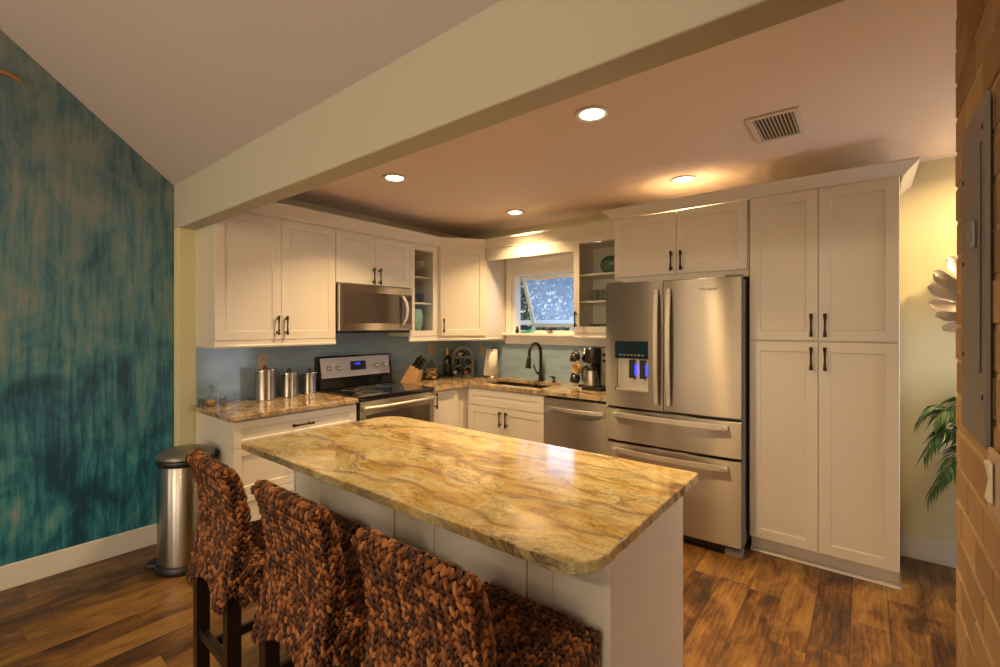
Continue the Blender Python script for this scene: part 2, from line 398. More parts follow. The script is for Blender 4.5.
    def strip(s, path, prof, side=1):
        # sweep a profile of (outward, z) along a mitred 2D path
        P = [Vector((x, y)) for x, y in path]; cols = []
        for i, p in enumerate(P):
            d0 = (P[i]-P[i-1]).normalized() if i else None
            d1 = (P[i+1]-P[i]).normalized() if i < len(P)-1 else None
            nrm = lambda d: Vector((d.y, -d.x))*side
            if d0 is None: nn = nrm(d1); k = 1
            elif d1 is None: nn = nrm(d0); k = 1
            else:
                nn = (nrm(d0)+nrm(d1)).normalized(); k = 1/max(.3, nn.dot(nrm(d0)))
            cols.append([s.bm.verts.new((p.x+nn.x*o*k, p.y+nn.y*o*k, z)) for o, z in prof])
        m_ = len(prof)
        fs = []
        for a, b_ in zip(cols, cols[1:]):
            for j in range(m_): fs.append(s.bm.faces.new((a[j], b_[j], b_[(j+1) % m_], a[(j+1) % m_])))
        fs.append(s.bm.faces.new(cols[0])); fs.append(s.bm.faces.new(list(reversed(cols[-1]))))
        bmesh.ops.recalc_face_normals(s.bm, faces=fs)
    def lump(s, c, d, nrm, L_, W_, T_, k=6):
        d = d.normalized(); nrm = (nrm-d*nrm.dot(d)).normalized(); w_ = d.cross(nrm)
        rings = []
        for q, rr in ((-.5, .0), (-.36, .62), (-.1, 1.0), (.16, 1.0), (.38, .6), (.5, 0)):
            cc = c+d*(L_*q)
            if rr == 0: rings.append([s.bm.verts.new(cc-nrm*T_*.25)])
            else: rings.append([s.bm.verts.new(cc+w_*(W_*rr*math.cos(2*math.pi*i/k))+nrm*(T_*rr*math.sin(2*math.pi*i/k))) for i in range(k)])
        for r0, r1 in zip(rings, rings[1:]):
            for i in range(k):
                j = (i+1) % k
                if len(r0) == 1: f_ = s.bm.faces.new((r0[0], r1[j], r1[i]))
                elif len(r1) == 1: f_ = s.bm.faces.new((r0[i], r0[j], r1[0]))
                else: f_ = s.bm.faces.new((r0[i], r0[j], r1[j], r1[i]))
                f_.smooth = True
    def weave(s, S, nu, nv, rg, tilt=.60, T_=.0066):
        # braided columns over a surface S(u,v): pairs of strands leaning against each other
        e = 1e-3
        for i in range(nu):
            for h in (0, 1):
                u = (i+.27+.46*h)/nu
                for j in range(nv):
                    v = (j+.5+rg.uniform(-.05, .05))/nv
                    v = min(max(v, .004), .996)
                    p = S(u, v); du = (S(min(u+e, 1), v)-S(max(u-e, 0), v))/(min(u+e, 1)-max(u-e, 0))
                    dv = (S(u, min(v+e, 1))-S(u, max(v-e, 0)))/(min(v+e, 1)-max(v-e, 0))
                    nn = du.cross(dv)
                    if nn.length < 1e-9: continue
                    nn.normalize(); pu = du.length/nu; pv = dv.length/nv
                    dd = dv.normalized()+du.normalized()*(-tilt if h == 0 else tilt)*rg.uniform(.88, 1.12)
                    s.lump(p+nn*rg.uniform(0, .003), dd, nn, max(pv, .016)*1.50, pu*.27*rg.uniform(.85, 1.12), T_*rg.uniform(.85, 1.2))
    def build(s, name, mat, parent=None, loc=None):
        s.bm.normal_update()
        me = bpy.data.meshes.new(name); s.bm.to_mesh(me); s.bm.free()
        me.materials.append(mat)
        o = bpy.data.objects.new(name, me); C.objects.link(o)
        if parent is not None: o.parent = parent
        if loc is not None: o.location = loc
        return o

def tag(o, label, cat, group=None):
    o['label'] = label; o['category'] = cat
    if group: o['group'] = group
    return o
def thing(name, label, cat, loc=(0, 0, 0), rz=0.0, group=None):
    o = bpy.data.objects.new(name, None); C.objects.link(o); o.empty_display_size = .05
    o.location = loc; o.rotation_euler = (0, 0, rz)
    return tag(o, label, cat, group)
def struct(o): o['kind'] = 'structure'; return o
def copy_tree(o, parent=None):
    c = o.copy(); C.objects.link(c)
    if parent is not None: c.parent = parent
    for ch in list(o.children): copy_tree(ch, c)
    return c
def text_mesh(name, body, size, mat, parent, M4, shear=0.0, depth=.001):
    cu = bpy.data.curves.new(name, 'FONT'); cu.body = body; cu.size = size; cu.extrude = depth; cu.shear = shear
    cu.align_x = 'CENTER'; cu.align_y = 'CENTER'; cu.resolution_u = 4
    tmp = bpy.data.objects.new(name, cu); C.objects.link(tmp)
    bpy.context.view_layer.update()
    me = bpy.data.meshes.new_from_object(tmp.evaluated_get(bpy.context.evaluated_depsgraph_get()))
    bpy.data.objects.remove(tmp); bpy.data.curves.remove(cu)
    me.transform(M4); me.materials.clear(); me.materials.append(mat)
    o = bpy.data.objects.new(name, me); C.objects.link(o); o.parent = parent
    return o
FRONT = Matrix.Rotation(R(90), 4, 'X')      # text lying in XY stands up facing -Y
def rounded(x0, x1, y0, y1, radii, n=8):
    # corner radii in the order (x0,y0) (x1,y0) (x1,y1) (x0,y1)
    out = []
    for (cx, cy, sx, sy, a0), r in zip(((x0, y0, 1, 1, 180), (x1, y0, -1, 1, 270), (x1, y1, -1, -1, 0), (x0, y1, 1, -1, 90)), radii):
        if r <= 0: out.append((cx, cy)); continue
        for k in range(n+1):
            a = R(a0+90*k/n); out.append((cx+sx*r+r*math.cos(a), cy+sy*r+r*math.sin(a)))
    return out

# ------------------------------------------------------------------ the room
CEIL = 2.504; CT = 0.92; XB = 3.862
mb = MB(); mb.box(-.3, 5.4, -8.4, .2, -.1, 0); struct(mb.build('floor', M['floor']))
mb = MB(); mb.box(-.1, 5.4, -2.73, .2, CEIL, CEIL+.12); struct(mb.build('ceiling', M['ceil']))
SL = math.tan(R(39.5)); y_r = -5.4; z0s = 2.446; z_r = z0s+SL*(-2.84-y_r)
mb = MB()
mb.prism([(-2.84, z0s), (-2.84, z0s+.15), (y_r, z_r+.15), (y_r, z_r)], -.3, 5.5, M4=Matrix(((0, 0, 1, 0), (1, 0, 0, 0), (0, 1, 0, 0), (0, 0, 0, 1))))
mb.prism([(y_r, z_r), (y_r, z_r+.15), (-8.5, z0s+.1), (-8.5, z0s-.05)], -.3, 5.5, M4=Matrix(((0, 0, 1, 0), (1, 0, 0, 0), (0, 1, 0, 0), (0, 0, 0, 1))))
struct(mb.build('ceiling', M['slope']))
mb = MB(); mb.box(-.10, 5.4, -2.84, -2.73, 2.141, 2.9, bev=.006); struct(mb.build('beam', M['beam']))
mb = MB(); mb.box(-.22, 0, -2.8385, .14, 0, CEIL+.02, bev=.004); wl = struct(mb.build('wall_range', M['wallgreen']))
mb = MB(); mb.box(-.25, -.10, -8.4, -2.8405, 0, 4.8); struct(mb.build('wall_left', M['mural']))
mb = MB(); mb.box(-.101, -.084, -8.3, -2.842, 0, .135, bev=.004); struct(mb.build('baseboard_left', M['trimw']))
WX0, WX1, WZ0, WZ1 = .70, 1.72, 1.40, 2.05
mb = MB()
mb.box(-.1, WX0, 0, .14, 0, CEIL+.02); mb.box(WX1, 5.4, 0, .14, 0, CEIL+.02)
mb.box(WX0, WX1, 0, .14, 0, WZ0); mb.box(WX0, WX1, 0, .14, WZ1, CEIL+.02)
wb = struct(mb.build('wall_back', M['wallgreen']))
mb = MB(); mb.box(0.001, .010, -2.738, -.002, CT, 1.42); bs = mb.build('backsplash', M['tile_y'], wl)
mb = MB(); mb.box(.012, 2.125, -.010, -.001, CT, 1.30); mb.build('backsplash', M['tile_x'], wb)
mb = MB(); mb.box(3.83, 5.1, -.018, -.001, 0, .14, bev=.004); struct(mb.build('baseboard_back', M['trimw']))
# entry side wall with a glazed door
mb = MB(); mb.box(5.1, 5.2, -.16, .14, 0, CEIL); mb.box(5.1, 5.2, -4.6, -1.08, 0, CEIL); mb.box(5.1, 5.2, -1.08, -.16, 2.1, CEIL)
struct(mb.build('wall_right', M['wallgreen']))
d1 = MB()
for x0, x1, z0, z1 in ((-1.08, -.97, 0, 2.1), (-.27, -.16, 0, 2.1), (-.97, -.27, 0, .22), (-.97, -.27, 1.98, 2.1)):
    d1.box(5.12, 5.165, x0, x1, z0, z1, bev=.003)
for k in range(1, 5): d1.box(5.125, 5.16, -.97, -.27, .22+k*.352-.012, .22+k*.352+.012)
for k in (1, 2): d1.box(5.125, 5.16, -.97+k*.233-.012, -.97+k*.233+.012, .22, 1.98)
do = struct(d1.build('door_1', M['trimw']))
mb = MB(); mb.box(5.14, 5.145, -.97, -.27, .22, 1.98); mb.build('pane', M['pane'], do)
# living room shell behind the camera
mb = MB()
xs_ = [-.25]+[q for a_, b_, p_ in UNSEEN_WINDOWS for q in (a_, b_)]+[5.8]
for a_, b_ in zip(xs_[0::2], xs_[1::2]): mb.box(a_, b_, -8.4, -8.28, 0, 2.7)
for a_, b_, p_ in UNSEEN_WINDOWS: mb.box(a_, b_, -8.4, -8.28, 0, .45); mb.box(a_, b_, -8.4, -8.28, 2.45, 2.7)
struct(mb.build('wall_front', M['wallgreen']))
for i, (x0, x1, p_) in enumerate(UNSEEN_WINDOWS):
    fm = MB()
    for q in ([x0, x1-.05] if x1-x0 < 1 else [x0, (x0+x1)/2-.025, x1-.05]): fm.box(q, q+.05, -8.36, -8.30, .45, 2.45)
    fm.box(x0, x1, -8.36, -8.30, .45, .52); fm.box(x0, x1, -8.36, -8.30, 2.38, 2.45)
    wo = struct(fm.build(f'window_{i+2}', M['trimw']))  # unseen window, added along with its warm fill
    mb = MB(); mb.box(x0+.05, x1-.05, -8.335, -8.33, .52, 2.38); mb.build('pane', M['pane'], wo)
mb = MB(); mb.box(5.7, 5.82, -8.4, -4.6, 0, 4.8); mb.box(4.3, 5.82, -4.62, -4.5, 0, 4.8); struct(mb.build('wall_right', M['wallgreen']))
# brick wall beside the camera, raised course by course
mb = MB(); mb.box(XB+.003, XB+.42, -4.6, -2.078, 0, 4.6); bw = struct(mb.build('wall_brick', M['mortar']))
mb = MB(); rg = random.Random(3)
cz = 0; row = 0; CH, BL, JT = .098, .200, .010
while cz < CEIL-.02:
    y = -2.075-(BL/2 if row % 2 else 0)
    if row % 2: mb.box(XB+rg.uniform(-.0018, .0018), XB+.2, -2.075-BL/2+JT, -2.075+rg.uniform(-.0018, .0018), cz+JT/2, cz+CH-JT/2, bev=.003, seg=1)
    while y > -3.9:
        y1 = y; y0 = y-BL+JT
        jx = rg.uniform(-.0018, .0018); je = rg.uniform(-.0018, .0018) if y1 > -2.08 else 0
        mb.box(XB+jx, XB+(.2 if y1 > -2.08 else .03), y0, y1+je, cz+JT/2, min(cz+CH-JT/2, CEIL-.004), bev=.003, seg=1)
        y -= BL
    x = XB+.21
    while x < XB+.40:
        mb.box(x, min(x+.19, XB+.42), -2.09, -2.075+rg.uniform(-.0018, .0018), cz+JT/2, min(cz+CH-JT/2, CEIL-.004), bev=.003, seg=1); x += .2
    cz += CH; row += 1
mb.build('brickwork', M['brick'], bw)

# crown mouldings
prof = [(0, 0), (.006, 0), (.010, .012), (.022, .030), (.044, .058), (.060, .074), (.064, .082), (.064, .095), (0, .095)]
mb = MB(); mb.strip([(.345, -2.715), (.345, -.745), (.622, -.338), (2.12, -.338)], [(o_, 2.25+z_) for o_, z_ in prof], 1)
struct(mb.build('trim_1', M['cab']))
prof2 = [(0, 0), (.008, 0), (.014, .012), (.040, .042), (.060, .062), (.066, .070), (.066, .080), (0, .080)]
mb = MB(); mb.strip([(2.122, -.41), (2.122, -.582), (3.818, -.582), (3.818, -.002)], [(o_, 2.296+z_*.85) for o_, z_ in prof2], 1)
struct(mb.build('trim_2', M['cab']))

# sink window
fm = MB()
fm.box(.628, .70, -.022, -.001, 1.385, 2.30, bev=.003); fm.box(1.72, 1.80, -.022, -.001, 1.385, 2.10, bev=.003)
fm.box(.70, 1.72, -.022, -.001, 2.035, 2.30, bev=.003)
fm.box(.61, 1.82, -.075, .10, 1.370, 1.395, bev=.004)           # stool
fm.box(.628, 1.80, -.024, -.001, 1.283, 1.370, bev=.003)        # apron
fm.box(.70, .738, -.001, .10, 1.395, 2.05); fm.box(1.68, 1.72, -.001, .10, 1.395, 2.05)
fm.box(.738, 1.68, -.001, .10, 2.005, 2.05); fm.box(.738, 1.68, .03, .10, 1.395, 1.425)
w1 = struct(fm.build('window_1', M['trimw']))
TL = Matrix.Translation((0, .115, 2.0)) @ Matrix.Rotation(R(22), 4, 'X')
mb = MB()
for x0, x1, z0, z1 in ((.745, .785, -.58, 0), (1.635, 1.675, -.58, 0), (.785, 1.635, -.04, 0), (.785, 1.635, -.58, -.54)):
    mb.box(x0, x1, -.012, .012, z0, z1, M4=TL)
sash = mb.build('sash', M['trimw'], w1)
mb = MB(); mb.box(.785, 1.635, -.002, .002, -.54, -.04, M4=TL); mb.build('pane', M['haze'], sash)
mb = MB(); mb.box(1.12, 1.20, -.02, .025, 1.425, 1.437, bev=.003); mb.tube([(1.16, -.01, 1.435), (1.20, -.045, 1.437), (1.27, -.05, 1.436)], .006, 8)
mb.build('crank', M['bronze'], w1)

# ------------------------------------------------------------------ cabinets
def handle(parent, x, z, y, vert=True, ln=.138):
    mb = MB(); h = ln/2; yb = y-.030
    ps = [(-h, .0095), (-h*.8, .0088), (-h*.45, .0062), (0, .0052), (h*.45, .0062), (h*.8, .0088), (h, .0095)]
    P = [(x, yb, z+q) if vert else (x+q, yb, z) for q, r in ps]
    mb.tube(P, [r for q, r in ps], 8)
    for q in (-h*.72, h*.72):
        c = (x, z+q) if vert else (x+q, z)
        mb.tube([(c[0], y, c[1]), (c[0], y-.008, c[1]), (c[0], yb, c[1])], [.008, .005, .005], 8)
    return mb.build('handle', M['bronze'], parent)
def cabinet(name, label, loc, rz, w, d, z0, z1, fronts, toe=False, hollow=None, rail=False, cat='cabinet', extra=None, open_top=False):
    t_ = thing(name, label, cat, (loc[0], loc[1], 0 if toe else z0), rz)
    dz = 0 if toe else -z0
    yf = -d/2
    mb = MB()
    zb = z0
    if hollow is None:
        if toe:
            if open_top:
                mb.box(-w/2, w/2, yf, yf+.02, .69, z1); mb.box(-w/2, -w/2+.018, yf+.02, d/2, .69, z1); mb.box(w/2-.018, w/2, yf+.02, d/2, .69, z1)
            mb.box(-w/2, w/2, yf, d/2, .105, .69 if open_top else z1, bev=.0015); mb.box(-w/2+.001, w/2-.001, yf+.055, d/2-.01, 0, .105)
        else: mb.box(-w/2, w/2, yf, d/2, z0+dz, z1+dz, bev=.0015)
    else:
        q = .018
        mb.box(-w/2, -w/2+q, yf, d/2, z0+dz, z1+dz); mb.box(w/2-q, w/2, yf, d/2, z0+dz, z1+dz)
        mb.box(-w/2+q, w/2-q, d/2-.012, d/2, z0+dz, z1+dz)
        mb.box(-w/2+q, w/2-q, yf, d/2-.012, z0+dz, z0+dz+q); mb.box(-w/2+q, w/2-q, yf, d/2-.012, z1+dz-.06, z1+dz)
    body = mb.build('body', M['cab'], t_)
    for zs in (hollow or []):
        mb = MB(); mb.box(-w/2+.019, w/2-.019, yf+.012, d/2-.013, zs+dz-.016, zs+dz, bev=.002); mb.build('shelf', M['cab'], t_)
    for f_ in fronts:
        kind, x0, x1, a0, a1 = f_[:5]; hd = f_[5] if len(f_) > 5 else None
        mb = MB(); mb.shaker(x0, x1, a0+dz, a1+dz, yf-.001, fr=.045 if kind == 'drawer' else (.052 if kind == 'glass' else .058), hole=kind == 'glass')
        fo = mb.build('door' if kind in ('door', 'glass') else ('drawer' if kind == 'drawer' else 'front_panel'), M['cab'], t_)
        if kind == 'glass':
            mb = MB(); mb.box(x0+.05, x1-.05, yf-.012, yf-.008, a0+dz+.05, a1+dz-.05); mb.build('pane', M['glass'], fo)
        if hd: handle(fo, hd[0], hd[1]+dz, yf-.021, hd[2] == 'v', hd[3] if len(hd) > 3 else .138)
    if rail:
        mb = MB(); mb.strip([(-w/2, d/2-.012), (-w/2, yf-.018), (w/2, yf-.018), (w/2, yf+.1)] if rail == 2 else [(-w/2, yf-.018), (w/2, yf-.018)],
                            [(-.02, 0), (.0, 0), (.004, .012), (.0, .02), (-.001, .047), (-.02, .047)], 1)
        mb.xf(mb.bm.verts[:], Matrix.Translation((0, 0, z0+dz-.047))); mb.build('light_rail', M['cab'], t_)
    if extra: extra(t_, yf, dz)
    return t_
def rng(y0, y1): return (y0+y1)/2, y1-y0
RZ = R(90)
g = .0015
# uppers on the range wall (depth .32 plus doors)
yc, wd = rng(-2.742, -1.868)
cabinet('wall_cabinet', 'wide double-door white wall cabinet above the three canisters', (.162, yc), RZ, wd, .32, 1.371, 2.25,
        [('door', -wd/2+g, -g, 1.373, 2.248, (-.032, 1.475, 'v')), ('door', g, wd/2-g, 1.373, 2.248, (.032, 1.475, 'v'))], rail=2)
yc, wd = rng(-1.866, -1.104)
cabinet('wall_cabinet', 'short white double-door cabinet directly above the microwave', (.162, yc), RZ, wd, .32, 1.822, 2.25,
        [('door', -wd/2+g, -g, 1.824, 2.248, (-.032, 1.90, 'v')), ('door', g, wd/2-g, 1.824, 2.248, (.032, 1.90, 'v'))])
yc, wd = rng(-1.102, -.757)
cabinet('glass_front_cabinet', 'narrow glass-door wall cabinet between the microwave and the corner cabinet', (.162, yc), RZ, wd, .32, 1.371, 2.25,
        [('glass', -wd/2+g, wd/2-g, 1.373, 2.248)], hollow=(1.697, 1.948), rail=1)
# corner cabinet with an angled face
t_ = thing('corner_cabinet', 'angled white corner wall cabinet left of the sink window', 'cabinet', (.25, -.25, 1.371))
a_, b_ = Vector((.333, -.750)), Vector((.618, -.333))
mb = MB(); mb.prism([(.011-.25, -.011+.25), (.011-.25, -.752+.25), (a_.x-.25, a_.y+.25), (b_.x-.25, b_.y+.25), (.62-.25, -.011+.25)], 0, .879, bev=.0015); mb.build('body', M['cab'], t_)
ang = math.atan2(b_.y-a_.y, b_.x-a_.x); ln = (b_-a_).length; mid = (a_+b_)/2
MD = Matrix.Translation((mid.x-.25, mid.y+.25, 0)) @ Matrix.Rotation(ang, 4, 'Z')
mb = MB(); mb.shaker(-ln/2+.030, ln/2-.012, .002, .877, -.001); mb.xf(mb.bm.verts[:], MD); dd = mb.build('door', M['cab'], t_)
h_ = handle(dd, -ln/2+.062, .105, -.021); h_.data.transform(MD)
mb = MB(); mb.strip([(a_.x-.25, a_.y+.25), (b_.x-.25, b_.y+.25), (.622-.25, -.012+.25)], [(-.02, -.047), (.004, -.047), (.010, -.033), (.004, -.02), (.004, 0), (-.02, 0)], 1); mb.build('light_rail', M['cab'], t_)
# valance over the sink window, then the glass cabinet by the fridge
mb = MB(); mb.box(-.510, .510, -.338-.0, -.318, 2.135, 2.25, bev=.002); mb.box(-.510, .510, -.318, -.25, 2.23, 2.25)
tag(mb.build('valance', M['cab'], None, (1.132, 0, 0)), 'plain white valance board spanning over the sink window', 'valance')
xc, wd = rng(1.645, 2.115)
cabinet('glass_front_cabinet', 'glass-door wall cabinet beside the refrigerator with green pottery inside', (xc, -.172), 0, wd, .32, 1.41, 2.25,
        [('glass', -wd/2+g, wd/2-g, 1.412, 2.248, (-wd/2+.028, 1.53, 'v'))], hollow=(1.69, 1.925), rail=1)
# tall units
xc, wd = rng(2.125, 3.062)
cabinet('wall_cabinet', 'wide white two-door cabinet bridging above the refrigerator', (xc, -.281), 0, wd, .558, 1.798, 2.30,
        [('door', -wd/2+.008, -g+.010, 1.842, 2.294, (-.032+.010, 1.935, 'v')), ('door', g+.010, wd/2-.008, 1.842, 2.294, (.045, 1.935, 'v'))])
xc, wd = rng(3.066, 3.806)
def quarter_round(t_, yf, dz):
    mb = MB(); mb.strip([(-wd/2, yf+.052), (wd/2, yf+.052)], [(0, 0), (.020, 0), (.019, .008), (.014, .014), (.008, .019), (0, .02)], 1)
    mb.strip([(wd/2+.001, yf+.035), (wd/2+.001, yf+.5)], [(0, 0), (.008, 0), (.005, .03), (0, .1)], 1)
    mb.build('shoe_moulding', M['cab'], t_)
cabinet('pantry_cabinet', 'floor-to-crown white pantry with four shaker doors right of the refrigerator', (xc, -.281), 0, wd, .558, 0, 2.30,
        [('door', -wd/2+.004, -g, 1.382, 2.294, (-.034, 1.475, 'v')), ('door', g, wd/2-.002, 1.382, 2.294, (.034, 1.475, 'v')),
         ('door', -wd/2+.004, -g, .112, 1.374, (-.034, 1.275, 'v')), ('door', g, wd/2-.002, .112, 1.374, (.034, 1.275, 'v'))], toe=True, extra=quarter_round)
# base units
yc, wd = rng(-2.742, -1.870)
cabinet('drawer_cabinet', 'white base cabinet with three stacked drawers behind the trash can', (.312, yc), RZ, wd, .60, 0, CT-.032,
        [('drawer', -wd/2+.003, wd/2-.003, .712, .876, (0, .80, 'h', .15)), ('drawer', -wd/2+.003, wd/2-.003, .418, .708, (0, .63, 'h', .15)), ('drawer', -wd/2+.003, wd/2-.003, .112, .414, (0, .34, 'h', .15))], toe=True)
yc, wd = rng(-1.098, -.614)
cabinet('base_cabinet', 'single-door white base cabinet between the range and the sink corner', (.312, yc), RZ, wd, .60, 0, CT-.032,
        [('door', -wd/2+.003, wd/2-.146, .112, .876, (-wd/2+.036, .80, 'v'))], toe=True)
xc, wd = rng(.614, 1.518)
cabinet('sink_cabinet', 'white double-door sink base cabinet under the window', (xc, -.312), 0, wd, .60, 0, CT-.032,
        [('panel', -wd/2+.036, wd/2-.003, .722, .876), ('door', -wd/2+.036, -g+.018, .112, .716, (-.016, .62, 'v')), ('door', g+.018, wd/2-.003, .112, .716, (.054, .62, 'v'))], toe=True, open_top=True)

# ------------------------------------------------------------------ countertops, sink, faucet
t_ = MB(); t_.prism([(.012, -2.777), (.655, -2.777), (.655, -1.868), (.012, -1.868)], CT-.031, CT, bev=.004)
tag(t_.build('countertop', M['granite2']), 'short granite countertop under the three canisters, left of the range', 'countertop')
SX0, SX1, SY0, SY1 = .66, 1.42, -.53, -.13
mb = MB(); z0, z1 = CT-.031, CT
for x0, x1, y0, y1 in ((.012, SX0, -.655, -.012), (.012, .655, -1.098, -.655), (SX0, SX1, -.655, SY0), (SX0, SX1, SY1, -.012), (SX1, 2.122, -.655, -.012)):
    mb.box(x0, x1, y0, y1, z0, z1)
bmesh.ops.remove_doubles(mb.bm, verts=mb.bm.verts[:], dist=1e-5)
tag(mb.build('countertop', M['granite2']), 'L-shaped granite countertop around the sink corner', 'countertop')
t_ = thing('sink', 'double-bowl undermount steel sink below the window', 'sink', ((SX0+SX1)/2, (SY0+SY1)/2, CT-.20))
for s_ in (0, 1):
    x0 = SX0-.002 if s_ == 0 else 1.115; x1 = 1.075 if s_ == 0 else SX1+.002
    ox, oy = (SX0+SX1)/2, (SY0+SY1)/2
    mb = MB(); y0, y1 = SY0-.002-oy, SY1+.002-oy; x0 -= ox; x1 -= ox
    zt = .168
    mb.box(x0, x1, y0, y1, 0, .003); mb.box(x0, x0+.003, y0, y1, 0, zt); mb.box(x1-.003, x1, y0, y1, 0, zt); mb.box(x0, x1, y0, y0+.003, 0, zt); mb.box(x0, x1, y1-.003, y1, 0, zt)
    bo = mb.build('bowl', M['sinksteel'], t_)
    mb = MB(); mb.lathe([(0, .0032), (.035, .0035), (.042, .006), (.045, .003)], 16, c=((x0+x1)/2, (y0+y1)/2)); mb.build('drain', M['chrome'], bo)
mb = MB(); mb.box(1.073-ox, 1.117-ox, SY0-oy, SY1-oy, .10, .165, bev=.006); mb.build('divider', M['sinksteel'], t_)
fx, fy = 1.115, -.075
t_ = thing('faucet', 'oil-rubbed bronze gooseneck kitchen faucet behind the sink', 'faucet', (fx, fy, CT))
mb = MB(); mb.lathe([(0, 0), (.030, 0), (.030, .008), (.024, .016), (.021, .05), (.020, .10), (.016, .115), (0, .118)], 16); mb.build('base', M['bronze'], t_)
P = [(0, 0, .10), (0, 0, .26)]+[(0, -.100+.100*math.cos(R(a)), .275+.105*math.sin(R(a))) for a in range(0, 181, 18)]
P += [(.0, -.202, .25)]
mb = MB(); mb.tube(P, .0155, 12); mb.build('spout', M['bronze'], t_)
mb = MB(); mb.tube([(0, -.202, .255), (0, -.205, .23), (0, -.212, .19), (0, -.220, .150), (0, -.222, .142)], [.018, .020, .025, .028, .024], 12); mb.build('spray_head', M['bronze'], t_)
mb = MB(); mb.tube([(-.018, -.005, .075), (-.042, -.012, .080)], [.013, .011], 10); mb.tube([(-.040, -.012, .078), (-.055, -.02, .12), (-.068, -.03, .165)], [.009, .007, .010], 8); mb.build('lever', M['bronze'], t_)
t_ = thing('soap_dispenser', 'small dark bronze soap pump right of the faucet', 'soap dispenser', (1.27, -.08, CT))
mb = MB(); mb.lathe([(0, 0), (.022, 0), (.022, .006), (.012, .014), (.010, .034), (.016, .040), (.016, .052), (0, .056)], 14); mb.build('base', M['bronze'], t_)
mb = MB(); mb.tube([(0, 0, .048), (-.01, -.02, .058), (-.018, -.045, .052)], [.009, .008, .006], 8); mb.build('nozzle', M['bronze'], t_)

# ------------------------------------------------------------------ range
yc = -1.483; W = .758
t_ = thing('range', 'stainless electric range with black glass top and raised control panel', 'stove', (.34, yc, 0), RZ)
mb = MB(); mb.box(-W/2, W/2, -.285, .315, .02, .905, bev=.003); mb.box(-W/2+.03, W/2-.03, -.25, .30, 0, .02); mb.build('body', M['black'], t_)
mb = MB(); mb.box(-W/2-.003, W/2+.003, -.335, .245, .905, .932, bev=.006); ck = mb.build('cooktop', M['blackgloss'], t_)
for (x, y, r_) in ((-.19, -.18, .10), (.19, -.18, .085), (-.19, .09, .075), (.19, .09, .10)):
    mb = MB()
    for q in (0, 1): mb.lathe([(r_-.02*q-.003, .9322), (r_-.02*q, .9324), (r_-.02*q+.0005, .932)], 32, c=(x, y))
    mb.build('burner_ring', M['greyplastic'], ck)
mb = MB(); mb.box(-W/2+.004, W/2-.004, -.330, -.286, .20, .895, bev=.006)
od = mb.build('oven_door', M['steel'], t_)
mb = MB(); mb.box(-W/2+.055, W/2-.055, -.334, -.329, .32, .79, bev=.002); mb.build('oven_window', M['mwglass'], od)
mb = MB()
mb.tube([(-W/2+.02, -.333, .846), (-W/2+.02, -.366, .846), (-.2, -.384, .846), (0, -.389, .846), (.2, -.384, .846), (W/2-.02, -.366, .846), (W/2-.02, -.333, .846)], .0145, 10, flat=1.3); mb.build('handle', M['steelplain'], od)
mb = MB(); mb.box(-W/2+.004, W/2-.004, -.328, -.286, .04, .19, bev=.006); mb.build('drawer', M['steel'], t_)
BG = Matrix.Translation((0, .245, .93)) @ Matrix.Rotation(R(-8), 4, 'X')
mb = MB(); mb.box(-W/2, W/2, 0, .07, 0, .285, bev=.008, M4=BG); bg = mb.build('backguard', M['blackgloss'], t_)
mb = MB(); mb.box(-W/2+.02, W/2-.03, -.006, .002, .095, .268, bev=.003, M4=BG); fp = mb.build('control_panel', M['steelplain'], bg)
for x in (-.285, -.195, .20, .285):
    mb = MB(); mb.lathe([(0, .026), (.014, .026), (.019, .02), (.021, 0), (.0, 0)], 18, M4=BG @ Matrix.Translation((x, -.006, .175)) @ Matrix.Rotation(R(90), 4, 'X'))
    mb.box(x-.004, x+.004, -.036, -.03, .158, .192, M4=BG); mb.build('knob', M['chrome'], fp)
mb = MB(); mb.box(-.075, .085, -.009, -.004, .148, .228, bev=.002, M4=BG); ds = mb.build('display', M['black'], fp)
text_mesh('digits', '12:30', .026, M['led'], ds, BG @ Matrix.Translation((-.005, -.010, .203)) @ FRONT)

# ------------------------------------------------------------------ microwave
t_ = thing('microwave', 'stainless over-the-range microwave with dark window and curved handle', 'microwave', (.19, yc, 1.412), RZ)
hd, D2 = .402, .178
mb = MB(); mb.box(-W/2, W/2, -D2+.03, D2-.002, 0, hd, bev=.004); mb.build('body', M['black'], t_)
mb = MB(); mb.box(-W/2+.001, W/2-.001, -D2-.012, -D2+.029, .018, hd-.001, bev=.006); dr = mb.build('door', M['steel'], t_)
mb = MB(); mb.box(-W/2+.045, W/2-.012, -D2-.015, -D2-.011, .082, hd-.062, bev=.002); mb.build('window', M['mwglass'], dr)
mb = MB(); mb.tube([(W/2-.135, -D2-.012, hd-.075), (W/2-.128, -D2-.040, hd-.085), (W/2-.108, -D2-.058, hd-.14), (W/2-.100, -D2-.062, .20), (W/2-.108, -D2-.058, .13), (W/2-.128, -D2-.040, .075), (W/2-.135, -D2-.012, .065)], .0135, 10); mb.build('handle', M['steelplain'], dr)
mb = MB(); mb.box(W/2-.07, W/2-.03, -D2-.0165, -D2-.0148, hd-.115, hd-.085); mb.build('display', M['blackgloss'], dr)

